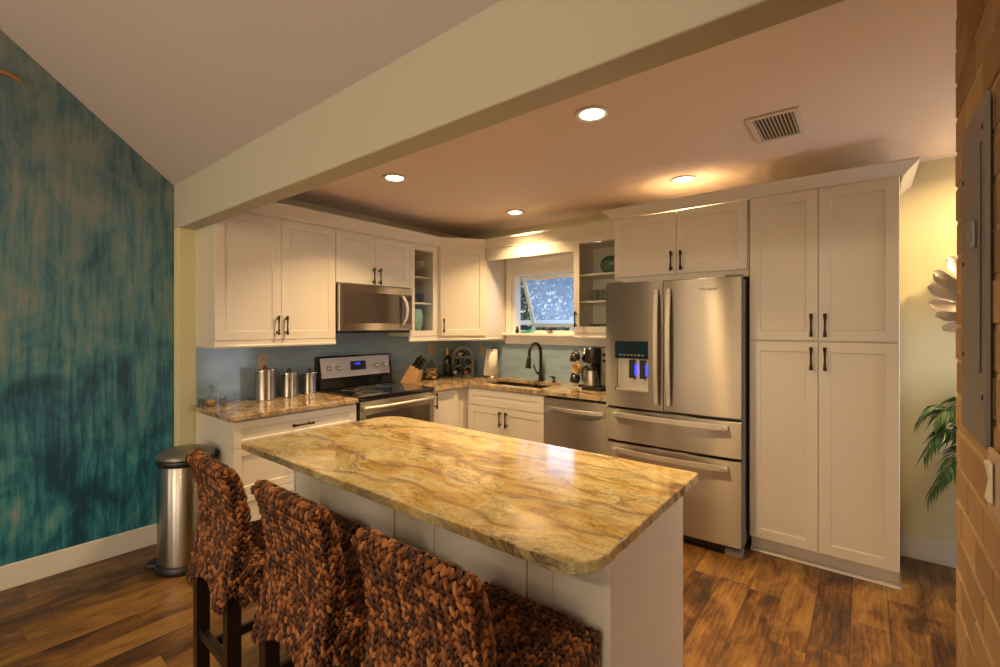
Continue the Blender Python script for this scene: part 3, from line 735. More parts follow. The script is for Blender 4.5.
# ------------------------------------------------------------------ dishwasher
xc = 1.822; W = .596
t_ = thing('dishwasher', 'stainless dishwasher between the sink cabinet and the refrigerator', 'dishwasher', (xc, -.33, 0))
mb = MB(); mb.box(-W/2, W/2, -.27, .30, .09, CT-.035, bev=.002); mb.box(-W/2+.01, W/2-.01, -.22, .28, 0, .09); mb.build('body', M['black'], t_)
mb = MB(); mb.box(-W/2+.003, W/2-.003, -.315, -.271, .115, CT-.052, bev=.008); dr = mb.build('door', M['steel'], t_)
mb = MB(); mb.box(-W/2+.003, W/2-.003, -.317, -.3155, CT-.17, CT-.118, bev=.0); mb.build('pocket_strip', M['greyplastic'], dr)
P = [(-W/2+.05+(W-.10)*k/14, -.320-.038*math.sin(math.pi*k/14)**.6, .785) for k in range(15)]
mb = MB(); mb.prism([(x, y) for x, y, z in P]+[(x, y+.012) for x, y, z in reversed(P)], .770, .800, bev=.003); mb.build('handle', M['steelplain'], dr)
mb = MB(); mb.box(-W/2+.03, -W/2+.12, -.3165, -.3155, CT-.095, CT-.080); mb.build('badge', M['greyplastic'], dr)

# ------------------------------------------------------------------ refrigerator
def bar(mb, pts, lo, hi, upright, th=.012):
    # flat bowed bar: an outline in plan (or in side view when upright) extruded across its width
    if upright: mb.prism(pts+[(y+th, z) for y, z in reversed(pts)], lo, hi, bev=.003, M4=Matrix(((0, 0, 1, 0), (1, 0, 0, 0), (0, 1, 0, 0), (0, 0, 0, 1))))
    else: mb.prism(pts+[(x, y+th) for x, y in reversed(pts)], lo, hi, bev=.003)
FX0, FX1, FY = 2.136, 3.050, -.746
xc = (FX0+FX1)/2; W = FX1-FX0; YC = -.39
t_ = thing('refrigerator', 'stainless french-door refrigerator with in-door ice and water dispenser', 'refrigerator', (xc, YC, 0))
fy_ = FY-YC
mb = MB(); mb.box(-W/2+.004, W/2-.004, fy_+.085, .36, .05, 1.775, bev=.004); mb.box(-W/2+.02, W/2-.02, fy_+.10, .34, .0, .05); mb.build('body', M['greyplastic'], t_)
mb = MB(); mb.box(-W/2+.01, W/2-.01, fy_+.05, fy_+.10, .02, .085); mb.build('base_grille', M['black'], t_)
def door_panel(x0, x1, z0, z1, bulge=.010, hole=None):
    mb = MB(); n = 10; y0 = fy_+.08
    def yf(x): q = (2*x/W); return fy_+bulge*q*q
    if hole is None:
        poly = [(x0, y0)]+[(x0+(x1-x0)*k/n, yf(x0+(x1-x0)*k/n)) for k in range(n+1)]+[(x1, y0)]
        mb.prism(poly, z0, z1, bev=.006)
    else:
        hx0, hx1, hz0, hz1 = hole
        xs = [x0, hx0, hx1, x1]; zs = [z0, hz0, hz1, z1]
        for a, b2, c, d in ((x0, hx0, z0, z1), (hx1, x1, z0, z1), (hx0, hx1, z0, hz0), (hx0, hx1, hz1, z1)):
            poly = [(a, y0)]+[(a+(b2-a)*k/n, yf(a+(b2-a)*k/n)) for k in range(n+1)]+[(b2, y0)]
            mb.prism(poly, c, d)
        mb.box(hx0, hx1, y0-.006, y0, hz0, hz1)
    return mb
SE = -.025
ld = door_panel(-W/2, SE-.003, .882, 1.785, hole=(-.382, -.132, 1.00, 1.362)).build('door', M['steel'], t_)
rd = door_panel(SE+.003, W/2, .882, 1.785).build('door', M['steel'], t_)
d1 = door_panel(-W/2, W/2, .630, .866).build('drawer', M['steel'], t_)
d2 = door_panel(-W/2, W/2, .068, .616).build('drawer', M['steel'], t_)
for (pt, x, s_) in ((ld, SE-.042, -1), (rd, SE+.042, 1)):
    mb = MB(); bar(mb, [(fy_-.026-.026*math.sin(math.pi*k/14), .925+.80*k/14) for k in range(15)], x-.0145, x+.0145, True)
    for zq in (.945, 1.705): mb.box(x-.011, x+.011, fy_-.032, fy_+.004, zq-.018, zq+.018, bev=.004)
    mb.build('handle', M['steelplain'], pt)
for pt, z in ((d1, .826), (d2, .566)):
    mb = MB(); bar(mb, [(-.385+.77*k/16, fy_-.026-.030*math.sin(math.pi*k/16)) for k in range(17)], z-.019, z+.019, False)
    for xq in (-.372, .372): mb.box(xq-.018, xq+.018, fy_-.034, fy_+.010, z-.012, z+.012, bev=.004)
    mb.build('handle', M['steelplain'], pt)
# dispenser
mb = MB(); mb.box(-.381, -.133, fy_+.002, fy_+.03, 1.235, 1.361, bev=.002); cp = mb.build('dispenser_panel', M['blackgloss'], ld)
for x0, x1 in ((-.376, -.318), (-.196, -.138)):
    mb = MB(); mb.box(x0, x1, fy_+.0005, fy_+.002, 1.242, 1.355); mb.build('touch_area', M['darkteal'], cp)
mb = MB()
for k in range(7):
    x = -.345+k*.028
    mb.tube([(x, fy_-.0005, 1.266), (x+.008, fy_-.0005, 1.257), (x+.016, fy_-.0005, 1.266)], .0016, 6)
mb.build('icons', M['white_letter'], cp)
mb = MB(); mb.box(-.380, -.134, fy_+.052, fy_+.070, 1.002, 1.236); mb.box(-.380, -.134, fy_+.012, fy_+.07, 1.001, 1.016, bev=.003); rc = mb.build('dispenser_recess', M['steelplain'], ld)
for x in (-.262, -.183):
    mb = MB(); mb.box(x-.020, x+.020, fy_+.020, fy_+.052, 1.085, 1.225, bev=.004); pd = mb.build('paddle', M['black'], rc)
    mb = MB(); mb.box(x+.021, x+.031, fy_+.030, fy_+.050, 1.115, 1.190); mb.build('light', M['led'], pd)
    mb = MB(); mb.box(x-.018, x+.018, fy_+.016, fy_+.030, 1.078, 1.092, bev=.002); mb.build('lever_tip', M['steelplain'], pd)
text_mesh('logo', 'Whirlpool', .027, M['dark_letter'], rd, Matrix.Translation((.262, fy_+.0025, 1.712)) @ FRONT, .25)
mb = MB(); mb.tube([(.262+.062*math.cos(R(a)), fy_+.0028, 1.717+.017*math.sin(R(a))) for a in range(30, 200, 10)], .0006, 6); mb.build('logo_swoosh', M['foil'], rd)
for x in (-W/2+.05, W/2-.05):
    mb = MB(); mb.box(x-.045, x+.045, fy_+.01, fy_+.11, 1.786, 1.80, bev=.004); mb.build('hinge_cover', M['greyplastic'], t_)
    mb = MB(); mb.box(x-.05, x+.05, fy_+.03, fy_+.10, .0, .05, bev=.006); mb.build('foot', M['greyplastic'], t_)

# ------------------------------------------------------------------ island
IX0, IX1, IY0, IY1, IH = 1.331, 3.162, -2.980, -2.086, .914
t_ = thing('kitchen_island', 'white panelled kitchen island base under the gold granite top', 'kitchen island', (2.26, -2.44, 0))
ox, oy = 2.26, -2.44
BX0, BX1, BY0, BY1 = 1.404, 3.120, -2.755, -2.128
mb = MB(); mb.box(BX0+.004-ox, BX1-.02-ox, BY0+.012-oy, BY1-.012-oy, .0, IH-.031, bev=.002); mb.build('body', M['cab'], t_)
for a, b2 in ((1.404, 1.655), (1.659, 2.176), (2.18, 2.423), (2.427, 2.838), (2.842, 3.098)):
    mb = MB(); mb.box(a-ox, b2-ox, BY0-oy, BY0+.0125-oy, .0, IH-.032, bev=.0015); mb.build('back_panel', M['cab'], t_)
for x in (2.19, 2.925):
    mb = MB(); mb.box(x-.012-ox, x+.012-ox, BY0-.006-oy, BY0+.001-oy, .0, IH-.033, bev=.002); mb.build('batten', M['cab'], t_)
mb = MB(); mb.box(3.098-ox, BX1-ox, BY0-.004-oy, BY1-oy, .0, IH-.031, bev=.002); mb.build('end_panel', M['cab'], t_)
mb = MB(); mb.box(BX0-ox, BX0+.016-ox, BY0-.004-oy, BY1-oy, .0, IH-.031, bev=.002); mb.build('end_panel', M['cab'], t_)
for k in range(4):
    x0 = BX0+.02+k*.4185-ox
    mb = MB(); MR = Matrix.Rotation(math.pi, 4, 'Z'); mb.shaker(-(x0+.416), -x0, .115, IH-.05, -(BY1-.012-oy)-.001); mb.xf(mb.bm.verts[:], MR); dd = mb.build('door', M['cab'], t_)
poly = rounded(IX0, IX1+.004, IY0-.003, IY1, (.02, .10, .016, .13), 5)
# gently chiselled edge
mb = MB(); dense = []
for i in range(len(poly)):
    a, b2 = Vector(poly[i]), Vector(poly[(i+1) % len(poly)]); n = max(1, int((b2-a).length/.03))
    for k in range(n): dense.append((a.lerp(b2, k/n), .0022 if n > 2 and 0 < k else .0))
rg = random.Random(5)
mb.prism([(p.x-ox+rg.uniform(-j_, j_), p.y-oy+rg.uniform(-j_, j_)) for p, j_ in dense], -.031, 0, bev=.004)
tag(mb.build('island_countertop', M['granite'], None, (ox, oy, IH)), 'gold granite island slab with rounded corners, in front of the stools', 'countertop')

# ------------------------------------------------------------------ woven stools
def make_stool():
    t_ = thing('bar_stool', '', 'stool')
    rg = random.Random(11)
    hw = .197; hb = .176
    SZ = .640; YF = .245
    def yc_(z):      # rear face profile: flares at the foot, hollow at the waist, leans back at the top
        q = (z-.52)/.48
        return -.274+.046*math.sin(math.pi*min(max(q, 0), 1)*.92)-.016*max(0, q-.5)*2
    def half(z): return hb+.006*math.cos((z-.52)/.48*math.pi)
    def arch(u): return .520+.050*max(0, 1-((u-.5)/.34)**2)
    ZT = .985; TR = .024
    def rear(u, v):
        zb = arch(u); z = zb+(ZT-.02-zb)*v
        x = -half(z)+2*half(z)*u
        ed = min(u, 1-u)*2*hb
        return Vector((x, yc_(z)+.012*max(0, 1-ed/.03)**2, z))
    def roll(u, v):  # over the top edge
        a = R(180)*(1-v)
        x = -half(ZT)+2*half(ZT)*u
        c = yc_(ZT)+TR
        return Vector((x, c+TR*math.cos(a), ZT-.02+TR*1.05*math.sin(a)))
    def front(u, v):
        z = ZT-.02-(ZT-.02-SZ)*v
        return Vector((-half(z)+2*half(z)*u, yc_(z)+.050, z))
    def side(sx):
        def f_(u, v):
            z = .56+(ZT-.02-.56)*v
            th = .050
            return Vector((sx*half(z)*1.0, yc_(z)+th*(u if sx > 0 else 1-u), z))
        return f_
    core = MB()
    zs = [.612+(ZT-.612)*k/10 for k in range(11)]
    rings = []
    for z in zs: rings.append([core.bm.verts.new(p) for p in ((-half(z)+.006, yc_(z)+.006, max(z, .610)), (half(z)-.006, yc_(z)+.006, max(z, .610)), (half(z)-.006, yc_(z)+.044, max(z, .610)), (-half(z)+.006, yc_(z)+.044, max(z, .610)))])
    for a, b2 in zip(rings, rings[1:]):
        for k in range(4): core.bm.faces.new((a[k], a[(k+1) % 4], b2[(k+1) % 4], b2[k]))
    core.bm.faces.new(list(reversed(rings[0]))); core.bm.faces.new(rings[-1])
    wv = MB()
    wv.weave(rear, 15, 23, rg); wv.weave(roll, 15, 4, rg, tilt=.5); wv.weave(front, 15, 14, rg)
    def cap(sx):
        def f_(u, v):
            a = R(180)*u if sx > 0 else R(180)*(1-u)
            return Vector((sx*(half(ZT)+.004*v), yc_(ZT)+TR+TR*(1-v*.8)*math.cos(a), ZT-.02+TR*(1-v*.8)*math.sin(a)))
        return f_
    wv.weave(cap(1), 3, 2, rg); wv.weave(cap(-1), 3, 2, rg)
    wv.weave(side(1), 2, 19, rg); wv.weave(side(-1), 2, 19, rg)
    bk = wv.build('backrest', M['strand'], t_)
    core.build('backing', M['weavecore'], bk)
    def seat_top(u, v):
        x = -hw+2*hw*u; y = -.20+(YF+.20)*v
        return Vector((x, y, SZ+.012*(1-(2*u-1)**4)-.012*max(0, (v-.86)/.14)**2))
    def s_front(u, v): return Vector((hw-2*hw*u, YF, arch(1-u)+(SZ-arch(u))*v))
    def s_side(sx):
        def f_(u, v):
            y = -.22+(YF+.22)*u; y = y if sx > 0 else YF-(YF+.22)*u
            q = (y+.22)/(YF+.22); zb = .525+.06*max(0, 1-((q-.5)/.40)**2)
            return Vector((sx*hw, y, zb+(SZ-zb)*v))
        return f_
    wv = MB(); wv.weave(seat_top, 16, 20, rg, tilt=.40); wv.weave(s_front, 16, 5, rg); wv.weave(s_side(1), 16, 5, rg); wv.weave(s_side(-1), 16, 5, rg)
    so = wv.build('seat', M['strand'], t_)
    mb = MB(); mb.box(-hw+.006, hw-.006, -.21, YF-.006, .605, SZ-.002, bev=.01); mb.build('seat_core', M['weavecore'], so)
    for sx in (-1, 1):
        mb = MB(); mb.prism([(sx*(hb-.022)-.021, -.250), (sx*(hb-.022)+.021, -.250), (sx*(hb-.022)+.021, -.206), (sx*(hb-.022)-.021, -.206)], 0, .61, bev=.002); mb.build('leg', M['darkwood'], t_)
        mb = MB(); mb.box(sx*(hw-.028)-.021, sx*(hw-.028)+.021, YF-.052, YF-.010, 0, .61, bev=.002); mb.build('leg', M['darkwood'], t_)
        mb = MB(); mb.box(sx*(hw-.028)-.011, sx*(hw-.028)+.011, -.206, YF-.05, .21, .245, bev=.002); mb.build('stretcher', M['darkwood'], t_)
    mb = MB(); mb.box(-hw+.05, hw-.05, -.240, -.218, .29, .325, bev=.002); mb.build('stretcher', M['darkwood'], t_)
    mb = MB(); mb.box(-hw+.05, hw-.05, YF-.042, YF-.02, .19, .225, bev=.002); mb.build('stretcher', M['darkwood'], t_)
    return t_
st = make_stool()
for k, (x, y, a, lb) in enumerate(((1.835, -3.035, -2, 'woven seagrass bar stool farthest from camera, in front of the trash can'),
                                   (2.372, -3.025, 0, 'woven seagrass bar stool in the middle of the three at the island'),
                                   (2.900, -3.025, 1, 'woven seagrass bar stool nearest the island end panel, its seat showing'))):
    o = st if k == 0 else copy_tree(st)
    o.location = (x, y, 0); o.rotation_euler.z = R(a); tag(o, lb, 'stool', 'woven stools along the island')

# ------------------------------------------------------------------ trash can
t_ = thing('trash_can', 'stainless pedal trash can with domed lid by the mural wall', 'trash can', (.38, -2.912, 0), R(0))
mb = MB(); mb.lathe([(0, 0), (.156, 0), (.159, .012), (.156, .045), (.15, .05), (0, .05)], 36); mb.build('base', M['black'], t_)
mb = MB(); mb.lathe([(.144, .05), (.146, .06), (.146, .635), (.142, .64)], 36); mb.build('body', M['steelcan'], t_)
mb = MB(); mb.lathe([(.146, .632), (.154, .636), (.154, .665), (.148, .672), (0, .672)], 36); mb.build('rim', M['black'], t_)
mb = MB(); mb.lathe([(.153, .673), (.153, .684), (.146, .698), (.11, .716), (.05, .726), (0, .729)], 36); mb.build('lid', M['lidgrey'], t_)
mb = MB(); mb.prism(rounded(-.075, .075, .09, .162, (.02, .02, .04, .04), 5), .632, .690, bev=.010); mb.build('hinge', M['black'], t_)
PM = Matrix.Rotation(R(-38), 4, 'Z')
mb = MB(); mb.prism(rounded(-.045, .045, -.215, -.150, (.03, .03, .0, .0), 5), .012, .035, bev=.006, M4=PM); mb.box(-.04, .04, -.20, -.165, .0355, .039, bev=.001, M4=PM); mb.build('pedal', M['black'], t_)

# ------------------------------------------------------------------ on the short counter
def canister(loc, r_, h_, lb):
    t_ = thing('canister', lb, 'canister', (*loc, CT), 0, 'steel canisters left of the range')
    mb = MB(); mb.lathe([(0, .0), (r_, 0), (r_, .004), (r_-.001, .008), (r_-.001, h_-.006), (r_, h_), (r_-.004, h_+.001), (0, h_+.001)], 28); mb.build('body', M['steelcan'], t_)
    mb = MB(); mb.lathe([(r_+.002, h_+.0015), (r_+.002, h_+.010), (r_-.006, h_+.014), (0, h_+.015)], 28); ld_ = mb.build('lid', M['chrome'], t_)
    mb = MB(); mb.tube([(-.022, 0, h_+.014), (-.022, 0, h_+.026), (-.008, 0, h_+.034), (.008, 0, h_+.034), (.022, 0, h_+.026), (.022, 0, h_+.014)], .005, 8); mb.build('knob', M['bronze'], ld_)
canister((.14, -2.328), .070, .215, 'largest steel canister, nearest the wall outlet')
canister((.14, -2.145), .062, .180, 'medium steel canister, middle of the three on the counter')
canister((.12, -1.969), .055, .165, 'smallest steel canister, beside the range')
t_ = thing('perfume_decanter', 'small cut-glass decanter with amber liquid on the short counter', 'decanter', (.13, -2.690, CT))
mb = MB(); mb.lathe([(0, 0), (.030, 0), (.036, .01), (.036, .05), (.014, .075), (.012, .09)], 12); mb.build('body', M['glassware'], t_)
mb = MB(); mb.lathe([(0, .004), (.030, .006), (.031, .04), (0, .042)], 12); mb.build('liquid', M['tanmug'], t_)
mb = MB(); mb.lathe([(0, .09), (.014, .092), (.020, .11), (.012, .125), (.016, .135), (0, .15)], 12); mb.build('stopper', M['glassware'], t_)
cordial = None
for k, (x, y) in enumerate(((.15, -2.755), (.19, -2.635))):
    if k == 0:
        cordial = thing('cordial_glass', '', 'glass')
        mb = MB(); mb.lathe([(0, 0), (.020, 0), (.022, .004), (.022, .055), (.024, .06), (.020, .055), (.019, .012), (0, .01)], 14); mb.build('bowl', M['glassware'], cordial)
        mb = MB(); mb.lathe([(0, .0105), (.0185, .0125), (.0185, .026), (0, .026)], 14); mb.build('liquid', M['tanmug'], cordial)
    o = cordial if k == 0 else copy_tree(cordial)
    o.location = (x, y, CT)
    tag(o, ('tiny cordial glass nearest the counter end, left of the decanter', 'tiny cordial glass on the canister side of the decanter')[k], 'glass', 'cordial glasses by the decanter')

# ------------------------------------------------------------------ corner counter
t_ = thing('knife_block', 'slanted pale wood knife block between the range and the cookie jar', 'knife block', (.19, -.955, CT), R(-62))
mb = MB(); MK = Matrix(((0, 0, 1, -.055), (1, 0, 0, 0), (0, 1, 0, 0), (0, 0, 0, 1)))
mb.prism([(-.10, 0), (.072, 0), (.100, .112), (.006, .170)], 0, .11, bev=.003, M4=MK); mb.build('block', M['blockwood'], t_)
kn = None; idx = 0
bx = Matrix.Translation((.19, -.955, CT)) @ Matrix.Rotation(R(-62), 4, 'Z')
ax = Vector((0, .575, .82)).normalized()
tilt_ax = Vector((0, .82, .575))
for row, cnt in enumerate((3, 3, 2)):
    for c in range(cnt):
        if kn is None:
            kn = thing('kitchen_knife', '', 'knife')
            mb = MB(); mb.tube([(0, 0, .004), (0, 0, .02), (0, .002, .06), (0, -.002, .105), (0, .006, .125)], [.011, .0125, .014, .0125, .010], 8, flat=.75); mb.build('handle', M['black'], kn)
            mb = MB(); mb.box(-.001, .001, -.009, .009, -.06, .004); mb.build('blade', M['chrome'], kn)
        o = kn if idx == 0 else copy_tree(kn)
        lp = Vector((-.036+c*.036+(.018 if cnt == 2 else 0), 0, 0))
        s_ = .18+row*.30
        e0, e1 = Vector((0, .006, .170)), Vector((0, .100, .112))
        lp += e0.lerp(e1, s_)
        o.matrix_world = bx @ Matrix.Translation(lp) @ Matrix.Rotation(R(-32), 4, 'X')
        tag(o, 'black-handled knife standing in the slanted wood knife block', 'knife', 'knives in the wood block'); idx += 1
t_ = thing('cookie_jar', 'clear glass jar of cookies with wire bail lid', 'jar', (.13, -.640, CT))
mb = MB(); mb.lathe([(0, .0), (.078, 0), (.082, .006), (.082, .12), (.070, .142), (.055, .150), (.055, .156)], 24); mb.build('jar', M['glassware'], t_)
mb = MB(); mb.lathe([(.060, .157), (.062, .165), (.045, .178), (.014, .186), (.016, .20), (0, .204)], 24); mb.build('lid', M['glassware'], t_)
mb = MB(); mb.tube([(.074, .005, .10), (.080, .005, .15), (.03, .005, .20)], .003, 6); mb.build('bail', M['wire'], t_)
rg = random.Random(2); ck = None
for k in range(12):
    if ck is None:
        mb = MB(); mb.lathe([(0, -.010), (.024, -.010), (.030, -.001), (.022, .010), (0, .012)], 12); ck = mb.build('cookie', M['cookie']); o = ck
    else: o = ck.copy(); C.objects.link(o)
    a = R(120)*(k % 3)+R(50)*(k//3); rr = .040
    o.location = (.13+rr*math.cos(a), -.640+rr*math.sin(a), CT+.021+.0262*(k//3)); o.rotation_euler = (rg.uniform(-.08, .08), rg.uniform(-.08, .08), a)
    tag(o, 'golden cookie piled inside the clear glass jar', 'cookie', 'cookies in the glass jar')
def wine(loc, rot, lb, foil, grp=None, stand=False):
    t_ = thing('wine_bottle', lb, 'bottle', loc, 0, grp); t_.rotation_euler = rot
    mb = MB(); mb.lathe([(0, .0), (.034, 0), (.037, .004), (.037, .185), (.030, .212), (.0145, .232), (.0135, .262)], 20); mb.build('glass', M['bottle'], t_)
    mb = MB(); mb.lathe([(.0150, .235), (.0146, .262), (.0152, .300), (.0152, .305), (0, .306)], 16); mb.build('foil', foil, t_)
    mb = MB(); mb.lathe([(.0372, .05), (.0376, .055), (.0376, .135), (.0372, .14)], 20); mb.build('paper_label', M['label'], t_)
wine((.062, -.335, CT), (0, 0, 0), 'upright dark wine bottle with gold foil beside the wine rack', M['foil'])
RC = Vector((.150, -.170, CT)); rz_ = R(33)
t_ = thing('wine_rack', 'arched wire wine rack in the counter corner', 'wine rack', RC, rz_)
slots = ((0, .255), (-.060, .160), (.060, .160), (-.060, .058), (.060, .058))
for yy in (-.07, .07):
    mb = MB(); hw_ = .112
    P = [(-hw_, yy, .003), (-hw_, yy, .20)]+[(hw_*math.cos(R(a)), yy, .20+.118*math.sin(R(a))) for a in range(165, 14, -15)]+[(hw_, yy, .20), (hw_, yy, .003), (-hw_, yy, .003)]
    mb.tube(P, .0035, 8); mb.build('hoop', M['wire'], t_)
for x, z in slots:
    mb = MB()
    for yy in (-.066, .066): mb.tube([(x+.045*math.cos(R(a)), yy, z+.045*math.sin(R(a))) for a in range(0, 361, 20)], .0022, 6, caps=False)
    mb.box(x-.0015, x+.0015, -.066, .066, z-.047, z-.044); mb.build('ring', M['wire'], t_)
MR = Matrix.Translation(RC) @ Matrix.Rotation(rz_, 4, 'Z')
for (x, z), fo, lb in zip(slots, ('foil', 'bluefoil', 'bottle', 'whitefoil', 'redfoil'), ('wine bottle with gold foil at the top of the wire rack', 'wine bottle with blue foil in the middle row of the wire rack', 'all-black wine bottle in the middle row of the wire rack', 'wine bottle with white foil low in the wire rack', 'wine bottle with red-orange foil low in the wire rack')):
    p = MR @ Vector((x, .115, z-.0045))
    wine(p, (R(90), 0, rz_), lb, M[fo], 'bottles lying in the wire rack')
t_ = thing('paper_towel_holder', 'steel paper towel stand holding one roll left of the sink', 'paper towel holder', (.530, -.130, CT))
mb = MB(); mb.lathe([(0, 0), (.090, 0), (.090, .016), (.082, .022), (0, .022)], 28); mb.build('base', M['steelcan'], t_)
mb = MB(); mb.tube([(0, 0, .02), (0, 0, .32)], .007, 8); mb.lathe([(0, .318), (.016, .322), (.018, .335), (0, .345)], 14); mb.build('post', M['steelcan'], t_)
mb = MB(); mb.tube([(.083, .0, .02), (.083, 0, .10)], .006, 8); mb.build('tension_arm', M['steelcan'], t_)
t_ = thing('paper_towel_roll', 'white paper towel roll with a loose sheet on the steel stand', 'paper towel', (.530, -.130, CT+.0225))
mb = MB(); mb.lathe([(.018, .0), (.058, 0), (.058, .280), (.018, .280), (.018, 0)], 32); mb.build('roll', M['paper'], t_)
mb = MB(); S_ = [(-.0585*math.cos(R(a)), -.0585*math.sin(R(a))) for a in range(80, -1, -10)]
b_lo = [Vector((x*1.5-.022 if i > 3 else x*1.15, y-.004, .002)) for i, (x, y) in enumerate(S_)]; b_hi = [Vector((x*1.01, y*1.01-.001, .278)) for x, y in S_]
vl = [mb.bm.verts.new(p) for p in b_lo]; vh = [mb.bm.verts.new(p) for p in b_hi]
vl2 = [mb.bm.verts.new(p+Vector((.002, -.002, 0))) for p in b_lo]; vh2 = [mb.bm.verts.new(p+Vector((.002, -.002, 0))) for p in b_hi]
for i in range(len(vl)-1):
    mb.bm.faces.new((vl[i], vl[i+1], vh[i+1], vh[i])); mb.bm.faces.new((vl2[i+1], vl2[i], vh2[i], vh2[i+1]))
mb.build('loose_sheet', M['paper'], t_)

# coffee maker, carafe, mug tree
t_ = thing('coffee_maker', 'black and steel drip coffee maker beside the refrigerator', 'coffee maker', (1.830, -.215, CT))
mb = MB(); mb.prism(rounded(-.10, .10, -.17, .12, (.03, .03, .01, .01), 4), 0, .03, bev=.004); mb.build('base', M['black'], t_)
mb = MB(); mb.box(-.09, .10, .015, .12, .03, .36, bev=.008); mb.build('water_tank', M['black'], t_)
mb = MB(); mb.box(.035, .099, -.06, .0145, .031, .359, bev=.006); cp = mb.build('control_tower', M['steelcan'], t_)
for z in (.30, .25): 
    mb = MB(); mb.lathe([(0, 0), (.014, 0), (.012, .008), (0, .009)], 12, M4=Matrix.Translation((.067, -.060, z)) @ Matrix.Rotation(R(90), 4, 'X')); mb.build('button', M['black'], cp)
mb = MB(); mb.lathe([(0, .225), (.055, .225), (.062, .24), (.066, .33), (.062, .36), (0, .365)], 20, c=(-.03, -.075)); mb.build('brew_basket', M['black'], t_)
t_ = thing('coffee_carafe', 'steel thermal carafe with black handle on the coffee maker', 'carafe', (1.795, -.300, CT+.0305))
mb = MB(); mb.lathe([(0, 0), (.064, 0), (.068, .008), (.064, .05), (.052, .115), (.047, .135)], 24); mb.build('body', M['steelcan'], t_)
mb = MB(); mb.lathe([(.049, .135), (.052, .14), (.052, .168), (.034, .182), (0, .184)], 24); mb.tube([(-.03, -.03, .165), (-.048, -.046, .172)], [.016, .009], 8); mb.build('lid', M['black'], t_)
mb = MB(); mb.tube([(-.046, .01, .165), (-.085, .015, .155), (-.105, .018, .11), (-.098, .016, .05), (-.066, .012, .025)], .009, 8); mb.tube([(.048, -.03, .165), (.062, -.04, .10), (.068, -.045, .03)], .006, 8); mb.build('handle', M['black'], t_)
t_ = thing('mug_tree', 'dark wire mug tree hung with mugs left of the coffee maker', 'mug tree', (1.635, -.130, CT))
mb = MB(); mb.lathe([(0, 0), (.065, 0), (.065, .008), (0, .012)], 24); mb.build('base', M['bronze'], t_)
mb = MB(); mb.tube([(0, 0, .01), (0, 0, .345)], .006, 8); mb.build('post', M['wire'], t_)
arms = ((R(212), .290, 'redmug'), (R(308), .290, 'redmug'), (R(255), .193, 'tanmug'), (R(212), .097, 'redmug'))
for a, z, _ in arms:
    mb = MB(); mb.tube([(0, 0, z), (.025*math.cos(a), .025*math.sin(a), z+.01), (.055*math.cos(a), .055*math.sin(a), z+.035)], .004, 6); mb.build('arm', M['wire'], t_)
for (a, z, mt), lb in zip(arms, ('black mug facing out on the top left of the mug tree', 'black mug tucked behind the brew basket on the mug tree', 'ochre yellow mug at the middle of the mug tree', 'black mug low on the mug tree near the counter')):
    o = thing('mug', lb, 'mug', (1.635+.062*math.cos(a), -.130+.062*math.sin(a), CT+z+.012), 0, 'mugs on the mug tree')
    o.rotation_euler = (R(78), 0, a+R(90))
    o.location = Vector((1.635, -.130, CT))+Vector((math.cos(a)*.046, math.sin(a)*.046, z-.040))
    mb = MB(); mb.lathe([(0, 0), (.030, 0), (.040, .012), (.042, .085), (.038, .085), (.036, .014), (0, .010)], 18); mb.build('cup', M[mt], o)
    mb = MB(); mb.tube([(0, .040, .07), (0, .062, .066), (0, .066, .04), (0, .058, .022), (0, .039, .018)], .005, 8); mb.build('handle', M[mt], o)

# ------------------------------------------------------------------ things in the glass cabinets
def simple(name, lb, cat, loc, prof, mat, grp=None, n=20):
    mb = MB(); mb.lathe(prof, n); return tag(mb.build(name, mat, None, loc), lb, cat, grp)
tv = thing('ceramic_pot', 'round green glazed pot on the upper shelf of the fridge-side cabinet', 'pot', (1.935, -.165, 1.9255))
mb = MB(); mb.lathe([(0, .006), (.060, .006), (.10, .03), (.118, .075), (.108, .12), (.080, .142), (.074, .150), (.070, .142), (.09, .11), (0, .10)], 28); mb.build('bowl', M['ceramic'], tv)
for a in (20, 140, 260):
    mb = MB(); mb.lathe([(0, 0), (.012, 0), (.014, .022)], 10, c=(.060*math.cos(R(a)), .060*math.sin(R(a)))); mb.build('foot', M['ceramic'], tv)
tumbler = [(0, 0), (.030, 0), (.035, .004), (.038, .10), (.035, .10), (.032, .008), (0, .006)]
for x, y, lb in ((1.775, -.20, 'grey-green tumbler nearest the door edge on the middle shelf'), (1.86, -.17, 'grey-green tumbler beside the lidded jar on the middle shelf')):
    simple('tumbler', lb, 'tumbler', (x, y, 1.6905), tumbler, M['ceramicgrey'], 'pottery tumblers in the fridge-side cabinet')
tv = thing('lidded_jar', 'squat green lidded jar on the middle shelf of the fridge-side cabinet', 'jar', (1.965, -.17, 1.6905))
mb = MB(); mb.lathe([(0, 0), (.045, 0), (.058, .03), (.056, .08), (.046, .10), (0, .10)], 22); mb.build('jar', M['ceramic'], tv)
mb = MB(); mb.lathe([(.048, .101), (.048, .112), (.02, .122), (.010, .135), (0, .138)], 22); mb.build('lid', M['ceramic'], tv)
cup = [(0, 0), (.026, 0), (.034, .02), (.036, .06), (.033, .06), (.030, .018), (0, .01)]
for k, x in enumerate((1.755, 1.835, 1.915, 1.995)):
    simple('teacup', ('first green cup from the door edge on the bottom shelf', 'second green cup from the door edge on the bottom shelf', 'third green cup from the door edge on the bottom shelf', 'green cup farthest from the door edge on the bottom shelf')[k], 'cup', (x, -.19, 1.4285), cup, M['ceramicgrey'] if k % 2 else M['ceramic'], 'cups on the bottom shelf of the fridge-side cabinet')
goblet = [(0, 0), (.030, 0), (.030, .003), (.005, .008), (.004, .07), (.022, .085), (.034, .12), (.032, .165), (.030, .165), (.031, .12), (.018, .088), (0, .082)]
